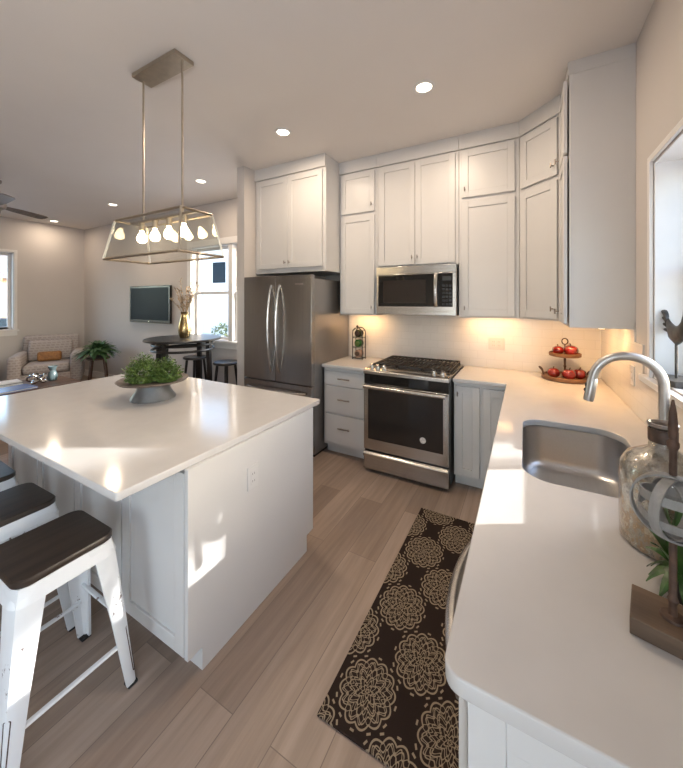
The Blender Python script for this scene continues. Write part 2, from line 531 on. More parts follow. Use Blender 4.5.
def tag(o, label=None, cat=None, group=None, kind=None):
    for k, v in (('label', label), ('category', cat), ('group', group), ('kind', kind)):
        if v:
            o[k] = v
    return o

def thing(name, label, cat, loc=(0, 0, 0), rot=0.0, group=None, kind=None):
    o = bpy.data.objects.new(name, None)
    o.empty_display_size = 0.05
    o.location = loc
    o.rotation_euler = (0, 0, rot)
    col.objects.link(o)
    return tag(o, label, cat, group, kind)

def copy_tree(o, parent=None):
    c = o.copy()
    col.objects.link(c)
    c.parent = parent
    for ch in list(o.children):
        copy_tree(ch, c)
    return c

def struct(name, mb, mat, **k):
    return tag(obj(name, mb, mat, **k), kind='structure')

def wall_boxes(a0, a1, z0, z1, holes, put):
    """tile the rectangle around rectangular holes; put(a0, a1, z0, z1) adds one box"""
    xs = sorted({a0, a1, *[h[0] for h in holes], *[h[1] for h in holes]})
    for i in range(len(xs) - 1):
        l, r = xs[i], xs[i + 1]
        hs = sorted([h for h in holes if h[0] <= l and h[1] >= r], key=lambda h: h[2])
        z = z0
        for h in hs:
            if h[2] > z:
                put(l, r, z, h[2])
            z = h[3]
        if z < z1:
            put(l, r, z, z1)

# ------------------------------------------------------------------ the room
XL, XR, YB, YR, CZ = -8.20, 0.565, 3.52, -3.20, 3.085
struct('floor', MB().box(XL - 0.3, XR + 0.25, YR - 0.2, YB + 0.3, -0.12, 0.0), M['floor'], smooth=0)
struct('ceiling', MB().box(XL - 0.3, XR + 0.25, YR - 0.2, YB + 0.3, CZ, CZ + 0.12), M['ceiling'], smooth=0)
WB = (-4.72, -2.97, 0.97, 2.43)           # twin dining window, x and z
WR = (1.40, 2.225, 1.185, 2.275)             # sink window, y and z
WL = (0.95, 2.41, 1.05, 2.46)             # living window, y and z
WS = (-2.05, -0.45, 0.90, 2.25)           # added second window in the right wall, unseen behind the camera
WD = (-1.45, 0.35, 0.0, 2.35)              # added patio doors, unseen behind the camera
mb = MB(); wall_boxes(XL - 0.3, XR + 0.25, 0, CZ, [WB], lambda a, b, c, d: mb.box(a, b, YB, YB + 0.18, c, d)); struct('wall_back', mb, M['wall'], smooth=0)
mb = MB(); wall_boxes(YR, YB, 0, CZ, [WR, WS], lambda a, b, c, d: mb.box(XR, XR + 0.18, a, b, c, d)); struct('wall_right', mb, M['wall'], smooth=0)
mb = MB(); wall_boxes(YR, YB, 0, CZ, [WL], lambda a, b, c, d: mb.box(XL - 0.18, XL, a, b, c, d)); struct('wall_left', mb, M['wall'], smooth=0)
mb = MB(); wall_boxes(XL, XR, 0, CZ, [WD], lambda a, b, c, d: mb.box(a, b, YR - 0.18, YR, c, d)); struct('wall_rear', mb, M['wall'], smooth=0)
struct('wall_partition', MB().box(-2.86, -2.752, 2.72, YB, 0, CZ), M['wall'], smooth=0)
struct('baseboard_back', MB().box(XL + 0.016, -2.861, YB - 0.016, YB, 0, 0.13), M['trim'], bevel=0.004)
struct('baseboard_left', MB().box(XL, XL + 0.016, YR, YB, 0, 0.13), M['trim'], bevel=0.004)
struct('baseboard_partition', MB().box(-2.876, -2.86, 2.72, YB - 0.017, 0, 0.13), M['trim'], bevel=0.004)
mb = MB().box(-1.838, XR, YB - 0.008, YB, 0.914, 1.44)
struct('trim_1', mb, M['tile'], smooth=0)
mb = MB().box(XR - 0.008, XR, 0.60, YB - 0.008, 0.914, 1.135)
mb.box(XR - 0.008, XR, 2.375, YB - 0.008, 1.135, 1.335).box(XR - 0.008, XR, 2.53, YB - 0.008, 1.335, 1.44)
struct('trim_2', mb, M['tile'], smooth=0)

def window(name, loc, rot, w, h, units, depth=0.18, casing=0.095, recess=0.10, stool=0.035, apron=True, horn=0.02):
    """local: opening 0..w by 0..h, room on -y, outdoors on +y"""
    t = thing(name, None, None, loc, rot, kind='structure')
    c = casing
    cs = MB()
    cs.box(-c, 0, -0.018, -0.001, 0.0, h + c).box(w, w + c, -0.018, -0.001, 0.0, h + c).box(0, w, -0.018, -0.001, h, h + c)
    obj('casing', cs, M['trim'], t, 0.003)
    st = MB().box(-c - horn, w + c + horn, -stool, -0.0005, -0.03, 0.0).box(0.001, w - 0.001, -0.0005, recess, -0.03 + 0.031, 0.006)
    obj('sill', st, M['trim'], t, 0.003)
    if apron:
        obj('apron', MB().box(-c, w + c, -0.016, -0.001, -0.11, -0.031), M['trim'], t, 0.003)
    j = MB().box(0.0005, 0.012, 0.001, recess + 0.06, 0.007, h - 0.0005).box(w - 0.012, w - 0.0005, 0.001, recess + 0.06, 0.007, h - 0.0005).box(0.012, w - 0.012, 0.001, recess + 0.06, h - 0.012, h - 0.0005)
    obj('jamb', j, M['trim'], t)
    x = 0.013
    tot = w - 0.026
    n = len(units)
    mull = 0.09
    each = (tot - mull * (n - 1)) / n
    for i in range(n):
        x0 = 0.013 + i * (each + mull); x1 = x0 + each
        if i:
            obj('mullion', MB().box(x0 - mull + 0.0005, x0 - 0.0005, 0.0, recess + 0.05, 0.008, h - 0.013), M['trim'], t, 0.003)
        mid = h * units[i]
        for (z0, z1, y) in ((0.008, mid + 0.02, recess), (mid - 0.02, h - 0.013, recess + 0.032)):
            f = 0.048
            s = MB().box(x0, x0 + f, y, y + 0.03, z0, z1).box(x1 - f, x1, y, y + 0.03, z0, z1).box(x0 + f, x1 - f, y, y + 0.03, z0, z0 + f * 0.9).box(x0 + f, x1 - f, y, y + 0.03, z1 - f * 0.9, z1)
            so_ = obj('sash', s, M['trim'], t, 0.002)
            obj('pane', MB().box(x0 + f, x1 - f, y + 0.012, y + 0.018, z0 + f * 0.9, z1 - f * 0.9), M['window'], so_, smooth=0)
    return t

window('window_1', (XR, WR[1], WR[2]), -PI / 2, WR[1] - WR[0], WR[3] - WR[2], [0.5], stool=0.036, apron=False, casing=0.032, recess=0.13, horn=0.075)
window('window_2', (WB[0], YB, WB[2]), 0, WB[1] - WB[0], WB[3] - WB[2], [0.5, 0.5], recess=0.06)
window('window_3', (XL, WL[0], WL[2]), PI / 2, WL[1] - WL[0], WL[3] - WL[2], [0.02], recess=0.06, casing=0.045)
window('window_added', (XR, WS[1], WS[2]), -PI / 2, WS[1] - WS[0], WS[3] - WS[2], [0.5, 0.5], recess=0.10)  # unseen window added to light the room from the right
# patio doors added behind the camera to go with the rear room light
t = thing('door_added', None, None, (WD[0], YR, 0), 0, kind='structure')
wd = WD[1] - WD[0]
f = MB().box(0.001, 0.06, -0.12, -0.04, 0, 2.349).box(wd - 0.06, wd - 0.001, -0.12, -0.04, 0, 2.349).box(0.06, wd - 0.06, -0.12, -0.04, 2.29, 2.349).box(0.06, wd - 0.06, -0.12, -0.04, 0, 0.06)
for k in range(1, 2):
    f.box(wd * k / 2 - 0.05, wd * k / 2 + 0.05, -0.12, -0.04, 0.06, 2.29)
obj('door_frame', f, M['trim'], t, 0.003)
for k in range(2):
    obj('pane', MB().box(wd * k / 2 + 0.07, wd * (k + 1) / 2 - 0.07, -0.085, -0.078, 0.07, 2.28), M['window'], t, smooth=0)

# ------------------------------------------------------------------ cabinetry
def door_mesh(w, h, t=0.02, rail=0.057):
    """shaker front: local x 0..w, z 0..h, back at y=0, face at y=-t"""
    m = MB()
    m.box(rail, w - rail, -t + 0.009, 0, rail, h - rail)
    m.box(0, rail, -t, 0, 0, h).box(w - rail, w, -t, 0, 0, h).box(rail, w - rail, -t, 0, 0, rail).box(rail, w - rail, -t, 0, h - rail, h)
    return m

def slab_mesh(w, h, t=0.02):
    return MB().box(0, w, -t, 0, 0, h)

def pull(kind, parent, x, z, y=-0.02):
    """small bar pull standing off a front"""
    m = MB()
    if kind == 'T':
        m.tube([(x, y, z), (x, y - 0.026, z)], 0.0045, 8)
        m.tube([(x, y - 0.026, z - 0.019), (x, y - 0.026, z + 0.019)], 0.0052, 8)
        return obj('knob', m, M['pewter'], parent)
    L = 0.066
    m.tube([(x - 0.04, y, z), (x - 0.04, y - 0.028, z)], 0.004, 8).tube([(x + 0.04, y, z), (x + 0.04, y - 0.028, z)], 0.004, 8)
    m.tube([(x - L, y - 0.028, z), (x + L, y - 0.028, z)], 0.0068, 8)
    return obj('handle', m, M['nickel'], parent)

def fronts(t, specs, y=0.0):
    """specs: (kind, x0, z0, w, h, pull kind, pull x, pull z)"""
    for kind, x0, z0, w, h, pk, px, pz in specs:
        m = door_mesh(w, h) if kind == 'door' else slab_mesh(w, h)
        d = obj('door' if kind == 'door' else 'drawer', m, M['cabinet'], t, 0.0018, loc=(x0, y, z0))
        if pk:
            pull(pk, d, px, pz)

def carcass(t, w, d, z0, z1, dy=0.0, extra=None):
    m = MB().box(0, w, dy, d, z0, z1)
    if extra:
        extra(m)
    return obj('carcass', m, M['cabinet'], t, 0.0015)

UP0, UP1 = 1.425, 2.955
def wall_cabinet(name, label, loc, w, d, specs, z0=UP0, rot=0.0, light=False, rail=True):
    t = thing(name, label, 'cabinet', loc, rot)
    carcass(t, w, d, z0, UP1)
    obj('fascia', MB().box(0, w, -0.022, d, UP1 + 0.0005, CZ - 0.0005), M['cabinet'], t, 0.0015)
    fronts(t, specs, -0.001)
    if light:
        obj('light_strip', MB().box(0.06, w - 0.06, 0.16, 0.185, z0 - 0.006, z0 - 0.0005), M['strip'], t)
    return t

G = 0.004
yF = 3.19
# over the refrigerator
w = 0.962
wall_cabinet('refrigerator_cabinet', 'deep white two-door wall cabinet directly above the steel refrigerator', (-2.75, 2.90, 0), w, YB - 2.90 - 0.001,
             [('door', 0.035, 1.935, 0.442, 0.998, 'T', 0.415, 0.06), ('door', 0.035 + 0.446, 1.935, 0.442, 0.998, 'T', 0.027, 0.06)], z0=1.885)
def stacked(x0, w, px, side=None):
    return [('door', x0, 1.44, w, 1.032, 'T', px, 0.07), ('door', x0, 2.51, w, 0.425, 'T', px, 0.07)]
wall_cabinet('wall_cabinet', 'narrow white wall cabinet between the refrigerator cabinet and the microwave', (-1.786, yF, 0), 0.438, YB - yF - 0.009, stacked(0.018, 0.40, 0.372), light=True)
wall_cabinet('wall_cabinet', 'white two-door wall cabinet directly above the microwave', (-1.346, yF, 0), 0.810, YB - yF - 0.009,
             [('door', 0.030, 1.93, 0.373, 1.005, 'T', 0.348, 0.07), ('door', 0.407, 1.93, 0.373, 1.005, 'T', 0.025, 0.07)], z0=1.912)
wall_cabinet('wall_cabinet', 'white stacked-door wall cabinet between the microwave and the angled corner cabinet', (-0.534, yF, 0), 0.487, YB - yF - 0.009, stacked(0.025, 0.43, 0.028), light=True)
# angled corner cabinet
t = thing('corner_wall_cabinet', 'white wall cabinet set diagonally across the room corner above the tiered tray', 'cabinet', (-0.045, yF, 0))
poly = [(0, 0), (0.28, -0.28), (0.60, -0.28), (0.60, 0.32), (0, 0.32)]
obj('carcass', MB().prism(poly, UP0, UP1), M['cabinet'], t, 0.0015)
fp = [(-0.002, -0.028), (0.259, -0.289), (0.60, -0.279), (0.60, 0.32), (0, 0.32)]
obj('fascia', MB().prism(fp, UP1 + 0.0005, CZ - 0.0005), M['cabinet'], t, 0.0015)
for z0, h in ((1.44, 1.032), (2.51, 0.425)):
    d = obj('door', door_mesh(0.340, h), M['cabinet'], t, 0.0018, loc=(0.020, -0.022, z0), rot=-PI / 4)
    pull('T', d, 0.310, 0.075)
# end cabinet on the window wall
t = thing('wall_cabinet', 'white wall cabinet with a plain side panel next to the sink window', 'cabinet', (0.242, 2.905, 0), -PI / 2)
carcass(t, 0.375, 0.322, UP0 - 0.018, 3.0)
obj('fascia', MB().box(0, 0.376, -0.006, 0.322, 3.0005, CZ - 0.0005), M['cabinet'], t, 0.0015)
fronts(t, [('door', 0.012, 1.43, 0.355, 1.065, 'T', 0.03, 0.07), ('door', 0.012, 2.515, 0.355, 0.46, 'T', 0.03, 0.07)], -0.010)
obj('light_strip', MB().box(0.05, 0.33, 0.16, 0.185, UP0 - 0.024, UP0 - 0.0185), M['strip'], t)
# lamps inside those strips
for nm, x, y, sx, p in (('a', -1.57, 3.362, 0.32, 2.2), ('b', -0.29, 3.362, 0.38, 2.3)):
    area('under_cabinet_lamp', (x, y, UP0 - 0.008), (0, 0.15, -1), sx, 0.03, p, UNDER)
area('under_cabinet_lamp', (0.28, 3.05, UP0 - 0.004), (0.1, 0.2, -1), 0.28, 0.03, 3.3, UNDER)
area('under_cabinet_lamp', (0.415, 2.71, UP0 - 0.027), (0.1, 0.0, -1), 0.03, 0.28, 2.0, UNDER)

# base units
yB = 2.935
def toe(t, w, d, h=0.10, back=0.07):
    obj('toe_kick', MB().box(0.0, w, back, d, 0.0, h - 0.0005), M['cabinet'], t)
t = thing('drawer_cabinet', 'white three-drawer base cabinet between the refrigerator and the range', 'cabinet', (-1.832, yB, 0))
carcass(t, 0.507, YB - yB - 0.001, 0.10, 0.8915)
toe(t, 0.507, YB - yB - 0.001)
fronts(t, [('drawer', 0.025, 0.718, 0.455, 0.140, 'bar', 0.228, 0.075), ('drawer', 0.025, 0.435, 0.455, 0.274, 'bar', 0.228, 0.15), ('drawer', 0.025, 0.135, 0.455, 0.284, 'bar', 0.228, 0.16)], -0.001)
t = thing('base_cabinet', 'white two-door base cabinet beside the range under the inner corner of the worktop', 'cabinet', (-0.533, yB, 0))
carcass(t, 0.435, YB - yB - 0.001, 0.10, 0.8915)
toe(t, 0.50, YB - yB - 0.001)
fronts(t, [('door', 0.015, 0.118, 0.19, 0.742, 'T', 0.020, 0.68), ('door', 0.232, 0.118, 0.19, 0.742, None, 0, 0)], -0.001)
# run along the window wall (fronts face the aisle)
def aisle_unit(name, label, y_far, w, specs):
    t = thing(name, label, 'cabinet', (-0.095, y_far, 0), -PI / 2)
    return t
t = aisle_unit('corner_base_cabinet', 'white base cabinet under the worktop in the corner beyond the sink', yB - 0.022, 0.61, None)
carcass(t, 0.61, 0.655, 0.10, 0.8915); toe(t, 0.61, 0.655)
fronts(t, [('door', 0.10, 0.118, 0.50, 0.742, 'T', 0.47, 0.68)], -0.001)
t = aisle_unit('sink_cabinet', 'white sink base cabinet under the steel sink', 2.287, 1.03, None)
m = MB().box(0, 1.03, 0, 0.02, 0.10, 0.8915).box(0, 0.02, 0.02, 0.655, 0.10, 0.8915).box(1.01, 1.03, 0.02, 0.655, 0.10, 0.8915).box(0.02, 1.01, 0.02, 0.655, 0.10, 0.12)
obj('carcass', m, M['cabinet'], t); toe(t, 1.03, 0.655)
fronts(t, [('door', 0.02, 0.118, 0.49, 0.742, 'T', 0.46, 0.68), ('door', 0.514, 0.118, 0.49, 0.742, 'T', 0.03, 0.68)], -0.001)
t = thing('dishwasher', 'steel dishwasher with a bowed handle at the end of the sink worktop', 'dishwasher', (-0.090, 1.25, 0), -PI / 2)
obj('body', MB().box(0.002, 0.616, 0.0, 0.60, 0.10, 0.885).box(0.002, 0.616, 0.06, 0.60, 0.0, 0.10), M['dwdoor'], t)
d = obj('door', MB().box(0.002, 0.616, -0.017, -0.0005, 0.11, 0.885), M['dwdoor'], t, 0.002)
pts = []
for k in range(17):
    a = k / 16
    pts.append((0.05 + 0.52 * a, -0.016 - 0.058 * math.sin(PI * a) ** 0.7, 0.81))
obj('handle', MB().tube(pts, 0.0160, 12), M['fridge'], d)
t = thing('end_panel', 'white recessed panel closing the near end of the sink cabinets', 'panel', (-0.088, 0.612, 0))
obj('frame', door_mesh(0.65, 0.8915, 0.012, 0.06), M['cabinet'], t, 0.0015, loc=(0, 0.012, 0.0))

# worktops: extruded flat outlines
def arc(cx, cy, r, a0, a1, n=8):
    return [(cx + r * math.cos(R(a0 + (a1 - a0) * i / n)), cy + r * math.sin(R(a0 + (a1 - a0) * i / n))) for i in range(n + 1)]
def slab(name, outlines, z0, z1, mat, bev=0.004):
    cu = bpy.data.curves.new('outline', 'CURVE')
    cu.dimensions = '2D'; cu.fill_mode = 'BOTH'
    cu.extrude = (z1 - z0) / 2 - bev; cu.bevel_depth = bev; cu.bevel_resolution = 2; cu.offset = -bev
    for pts in outlines:
        sp = cu.splines.new('POLY'); sp.points.add(len(pts) - 1); sp.use_cyclic_u = True
        for p, q in zip(sp.points, pts):
            p.co = (q[0], q[1], 0, 1)
    tmp = bpy.data.objects.new('outline', cu); col.objects.link(tmp)
    dg = bpy.context.evaluated_depsgraph_get()
    me = bpy.data.meshes.new_from_object(tmp.evaluated_get(dg))
    bpy.data.objects.remove(tmp); bpy.data.curves.remove(cu)
    me.materials.clear(); me.materials.append(mat)
    me.polygons.foreach_set('use_smooth', [True] * len(me.polygons)); me.set_sharp_from_angle(angle=R(30))
    o = bpy.data.objects.new(name, me); o.location = (0, 0, (z0 + z1) / 2); col.objects.link(o)
    return o
CT0, CT1 = 0.892, 0.925
IT0, IT1 = 0.884, 0.914
L = [(-0.535, 2.87), (-0.145, 2.87)] + arc(-0.145, 2.855, 0.0150, 90, 0, 3)[1:] + [(-0.13, 2.86)][:0]
L = [(-0.5345, 2.895), (-0.13, 2.895)] + arc(-0.095, 0.632, 0.035, 180, 270, 8) + [(XR - 0.009, 0.597), (XR - 0.009, YB - 0.009), (-0.5345, YB - 0.009)]
SX0, SX1, SY0, SY1 = -0.012, 0.395, 1.40, 2.115
def sink_ring(g, n=7, r=0.10):
    x0, x1, y0, y1 = SX0 - g, SX1 + g, SY0 - g, SY1 + g
    r = r + g
    p = []
    for cx, cy, a in ((x1 - r, y0 + r, -90), (x1 - r, y1 - r, 0), (x0 + r, y1 - r, 90), (x0 + r, y0 + r, 180)):
        p += arc(cx, cy, r, a, a + 90, n)
    # the side toward the window bows outward
    out = []
    for x, y in p:
        k = 1 - ((y - (y0 + y1) / 2) / ((y1 - y0) / 2)) ** 2
        out.append((x + (0.035 * k if x > (x0 + x1) / 2 else 0), y))
    return out
tag(slab('sink_worktop', [L, sink_ring(0)], CT0, CT1, M['quartz']), 'white quartz L-shaped worktop that holds the sink and turns the corner to the range', 'countertop')
tag(slab('worktop', [[(-1.836, 2.895), (-1.3225, 2.895), (-1.3225, YB - 0.009), (-1.836, YB - 0.009)]], CT0, CT1, M['quartz']), 'short white quartz worktop between the refrigerator and the range', 'countertop')

# sink
t = thing('kitchen_sink', 'undermount stainless steel single-bowl sink below the window', 'sink', (0, 0, 0.675))
def ring_at(g, z, r=0.10):
    return [(x, y, z) for x, y in sink_ring(g, 7, r)]
cx_, cy_ = (SX0 + SX1) / 2, (SY0 + SY1) / 2
bowl = MB()
def shrink(z, k, rr=0.1):
    return [(cx_ + (x - cx_) * k, cy_ + (y - cy_) * k, z) for x, y in sink_ring(0.002, 7, rr)]
bowl.loft([[(x, y, 0.2165) for x, y in sink_ring(0.025)], [(x, y, 0.2165) for x, y in sink_ring(0.002)], shrink(0.20, 1.0), shrink(0.05, 0.985), shrink(0.028, 0.97), shrink(0.012, 0.93), shrink(0.004, 0.86), shrink(0.0, 0.2), ], cap=False)
bowl.loft([[(cx_ + (x - cx_) * 0.2, cy_ + (y - cy_) * 0.2, 0.0) for x, y in sink_ring(0.002)], [(cx_ + (x - cx_) * 0.02, cy_ + (y - cy_) * 0.02, -0.002) for x, y in sink_ring(0.002)]], cap=False)
obj('basin', bowl, M['sinksteel'], t, smooth=50)
dr = MB().lathe([(0.046, 0.004), (0.042, 0.007), (0.034, 0.003), (0.014, 0.003), (0.010, 0.008), (0.002, 0.009)], (cx_ + 0.02, cy_, 0.0), 24)
obj('drain', dr, M['nickel'], t)

# faucet
t = thing('faucet', 'brushed steel gooseneck faucet arching over the sink', 'faucet', (0.476, 1.755, CT1))
fb = MB().lathe([(0.034, 0.0), (0.034, 0.006), (0.027, 0.012), (0.026, 0.10), (0.020, 0.108)], (0, 0, 0), 24)
obj('base', fb, M['faucetsteel'], t)
path = [(0, 0, 0.10), (0, 0, 0.20), (0, 0, 0.285)]
ra = 0.113
for k in range(1, 23):
    a = R(175 * k / 22)
    path.append((-ra + ra * math.cos(a), 0, 0.311 + ra * math.sin(a)))
obj('spout', MB().tube(path, 0.0172, 18), M['faucetsteel'], t)
end = Vector(path[-1]); dv = (end - Vector(path[-2])).normalized()
h = obj('spray_head', MB().tube([end, end + dv * 0.004, end + dv * 0.088, end + dv * 0.098], [0.0175, 0.0192, 0.0192, 0.017], 18), M['faucetsteel'], t)
side = Vector((-1, 0, 0)) - dv * Vector((-1, 0, 0)).dot(dv); side.normalize()
for k in (0.032, 0.055):
    c = end + dv * k + side * 0.0188
    obj('button', MB().ball(tuple(c), (0.005, 0.007, 0.009), 10, 6), M['blackplastic'], h)
obj('lever', MB().tube([(0, -0.02, 0.06), (0, -0.045, 0.063), (0.0, -0.11, 0.085)], [0.011, 0.009, 0.006], 10), M['faucetsteel'], t)

# ------------------------------------------------------------------ refrigerator
t = thing('refrigerator', 'dark steel French-door refrigerator in the alcove under the deep cabinet', 'refrigerator', (-2.742, 2.70, 0))
FW = 0.90
obj('body', MB().box(0.006, FW - 0.006, 0.075, 0.80, 0.03, 1.80), M['fridge_side'], t, 0.004)
obj('hinge_cover', MB().box(0.02, FW - 0.02, 0.10, 0.30, 1.8005, 1.828), M['blackplastic'], t, 0.004)
obj('grille', MB().box(0.02, FW - 0.02, 0.10, 0.75, 0.0, 0.0295), M['blackplastic'], t)
def bowed(x0, x1, z0, z1, t=0.07):
    n = 10
    pl = [(x0, t)]
    for k in range(n + 1):
        a = k / n
        pl.append((x0 + (x1 - x0) * a, 0.012 * (1 - math.sin(PI * (0.08 + 0.84 * a)))))
    pl.append((x1, t))
    return MB().prism(pl, z0, z1)
def bow_handle(p, a, b, out, r=0.012):
    a, b = Vector(a), Vector(b)
    pts = []
    for k in range(15):
        q = k / 14
        pts.append(a.lerp(b, q) + Vector((0, -out * math.sin(PI * q) ** 0.6, 0)))
    return obj('handle', MB().tube(pts, r, 10), M['steel_v'], p)
dl = obj('door', bowed(0.0, FW / 2 - 0.002, 0.735, 1.835), M['fridge'], t, 0.003)
bow_handle(dl, (FW / 2 - 0.055, 0.004, 0.83), (FW / 2 - 0.055, 0.004, 1.74), 0.062)
drr = obj('door', bowed(FW / 2 + 0.002, FW, 0.735, 1.835), M['fridge'], t, 0.003)
bow_handle(drr, (FW / 2 + 0.055, 0.004, 0.83), (FW / 2 + 0.055, 0.004, 1.74), 0.062)
obj('badge', MB().box(FW - 0.19, FW - 0.09, -0.002, 0.006, 1.735, 1.752), M['nickel'], drr, 0.001)
fz = obj('freezer_drawer', bowed(0.0, FW, 0.06, 0.722), M['fridge'], t, 0.003)
pts = [(0.06 + 0.78 * k / 14, 0.0 - 0.06 * math.sin(PI * k / 14) ** 0.6, 0.65) for k in range(15)]
obj('handle', MB().tube(pts, 0.012, 10), M['steel_v'], fz)

# ------------------------------------------------------------------ range
t = thing('range', 'stainless slide-in gas range with black cooktop and oven window', 'oven', (-1.314, 2.79, 0))
RW = 0.770
obj('body', MB().box(0.002, RW - 0.002, 0.03, YB - 2.79 - 0.012, 0.03, 0.9045).box(0.03, RW - 0.03, 0.08, 0.6, 0.0, 0.03), M['blackplastic'], t)
# front lip and control surface
pr = [(-0.004, 0.905), (0.020, 0.905), (0.16, 0.9175), (0.715, 0.9175), (0.715, 0.937), (0.150, 0.937), (0.115, 0.952), (0.005, 0.938), (-0.004, 0.930)]
obj('cooktop', MB().prism(pr, 0.0, RW, lambda a, b, c: (c, a, b)), M['steel'], t, 0.002)
obj('burner_pan', MB().box(0.025, RW - 0.025, 0.155, 0.70, 0.9375, 0.944), M['blackplastic'], t, 0.003)
obj('control_band', MB().box(0.004, RW - 0.004, 0.008, 0.0295, 0.815, 0.9045), M['blackglass'], t, 0.002)
for i in range(3):
    x0 = 0.028 + i * 0.240
    g = MB()
    x1 = x0 + 0.234
    y0, y1, zt, hh = 0.160, 0.695, 0.974, 0.016
    for (a, b_, c, d) in ((x0, x1, y0, y0 + 0.014), (x0, x1, y1 - 0.014, y1), (x0, x0 + 0.014, y0, y1), (x1 - 0.014, x1, y0, y1), (x0, x1, (y0 + y1) / 2 - 0.007, (y0 + y1) / 2 + 0.007)):
        g.box(a, b_, c, d, zt - hh, zt)
    for q in range(1, 6):
        xx = x0 + (x1 - x0) * q / 6
        g.box(xx - 0.005, xx + 0.005, y0, y1, zt - 0.012, zt + 0.001)
    for (a, c) in ((x0, y0), (x1 - 0.014, y0), (x0, y1 - 0.014), (x1 - 0.014, y1 - 0.014)):
        g.box(a, a + 0.014, c, c + 0.014, 0.9445, zt - hh)
    obj('grate', g, M['castiron'], t, 0.002)
    for yy in ((0.29, 0.57) if i != 1 else (0.43,)):
        obj('burner', MB().lathe([(0.05, 0.9445), (0.05, 0.952), (0.035, 0.956), (0.0, 0.957)], ((x0 + x1) / 2, yy, 0), 20), M['castiron'], t)
for x in (0.055, 0.115, 0.180, 0.630, 0.705):
    kb = MB()
    ax = Vector((0, -0.35, 1)).normalized()
    c = Vector((x, 0.075, 0.9485))
    kb.tube([c, c + ax * 0.012, c + ax * 0.014, c + ax * 0.034, c + ax * 0.036], [0.024, 0.024, 0.018, 0.016, 0.012], 16)
    obj('knob', kb, M['silver'], t)
od = obj('oven_door', MB().box(0.004, RW - 0.004, 0.0, 0.0295, 0.212, 0.810), M['steel'], t, 0.004)
obj('window', MB().box(0.048, RW - 0.048, -0.004, -0.0005, 0.312, 0.778), M['ovenglass'], od, 0.002)
obj('sticker', MB().lathe([(0.0, 0), (0.026, 0.0), (0.026, 0.0008), (0.0, 0.001)], (0, 0, 0), 20), M['sticker'], od).matrix_local = Matrix.Translation((0.555, -0.0045, 0.395)) @ Matrix.Rotation(R(90), 4, 'X')
hd = MB().tube([(0.02, -0.042, 0.795), (RW - 0.02, -0.042, 0.795)], 0.0165, 12)
hd.box(0.03, 0.06, -0.040, 0.0, 0.785, 0.805).box(RW - 0.06, RW - 0.03, -0.040, 0.0, 0.785, 0.805)
obj('handle', hd, M['steel'], od)
dd = obj('warming_drawer', MB().box(0.004, RW - 0.004, 0.0, 0.0295, 0.035, 0.195), M['steel'], t, 0.004)
lip = MB()
pr = [(0.0, 0.150), (-0.020, 0.158), (-0.022, 0.176), (-0.010, 0.190), (0.0, 0.193)]
lip.prism(pr, 0.006, RW - 0.006, lambda a, b, c: (c, a, b))
obj('handle', lip, M['steel'], dd, 0.001)

# ------------------------------------------------------------------ microwave
t = thing('microwave', 'stainless over-the-range microwave with black glass door', 'microwave', (-1.316, 3.10, 1.440))
MW, MH = 0.772, 0.470
obj('body', MB().box(0.0, MW, 0.03, YB - 3.10 - 0.010, 0.0, MH), M['blackplastic'], t, 0.003)
obj('vent_panel', MB().box(0.0, MW, 0.0, 0.0295, MH - 0.075, MH), M['steel'], t, 0.003)
md = obj('door', MB().box(0.0, MW, 0.0, 0.0295, 0.0, MH - 0.0765), M['steel'], t, 0.003)
obj('window', MB().box(0.022, MW - 0.030, -0.004, -0.0004, 0.080, MH - 0.082), M['blackglass'], md, 0.002)
obj('mesh_screen', MB().box(0.075, 0.500, -0.0055, -0.0041, 0.115, MH - 0.135), M['ovenglass'], md)
hp = [(0.595, -0.006 - 0.034 * math.sin(PI * k / 12) ** 0.55, 0.085 + 0.30 * k / 12) for k in range(13)]
obj('handle', MB().tube(hp, 0.018, 10, flat=1.0), M['steel_v'], md)
cp = md
kp = MB()
for r_ in range(6):
    for c_ in range(3):
        kp.box(0.652 + c_ * 0.030, 0.672 + c_ * 0.030, -0.0052, -0.0042, 0.095 + r_ * 0.034, 0.113 + r_ * 0.034)
kp.box(0.652, 0.732, -0.0052, -0.0042, 0.320, 0.360)
obj('keypad', kp, plain('dim_keypad', (0.018, 0.020, 0.023), 0.3), cp)

# ------------------------------------------------------------------ island
IX0, IX1, IY0, IY1 = -3.185, -1.206, 0.620, 1.885
BX0, BX1, BY0, BY1 = -3.095, -1.204, 0.880, 1.792
n_units = 4
uw = (BX1 - 0.022 - BX0) / n_units
lab = ['white island cabinet at the living-room end of the island', 'white island cabinet second from the living-room end of the island',
       'white island cabinet second from the end panel of the island', 'white island cabinet behind the closest stool next to the end panel']
for i in range(n_units):
    t = thing('island_cabinet', lab[i], 'cabinet', (BX0 + i * uw, BY0 + 0.021, 0), 0, 'cabinets under the island worktop')
    dpt = BY1 - BY0 - 0.042
    obj('carcass', MB().box(0, uw - 0.001, 0, dpt, 0.10, IT0 - 0.0005), M['cabinet'], t)
    obj('toe_kick', MB().box(0, uw - 0.001, 0.05, dpt - 0.05, 0, 0.0995), M['cabinet'], t)
    obj('door', door_mesh(uw - 0.010, 0.76, 0.02, 0.060), M['cabinet'], t, 0.0018, loc=(0.005, -0.001, 0.102))
    d = obj('door', door_mesh(uw - 0.010, 0.76, 0.02, 0.060), M['cabinet'], t, 0.0018, loc=(uw - 0.005, dpt + 0.001, 0.102), rot=PI)
    pull('T', d, 0.03, 0.70)
t = thing('island_end_panel', 'plain white end panel of the island facing the aisle', 'panel', (BX1 - 0.0215, BY0, 0))
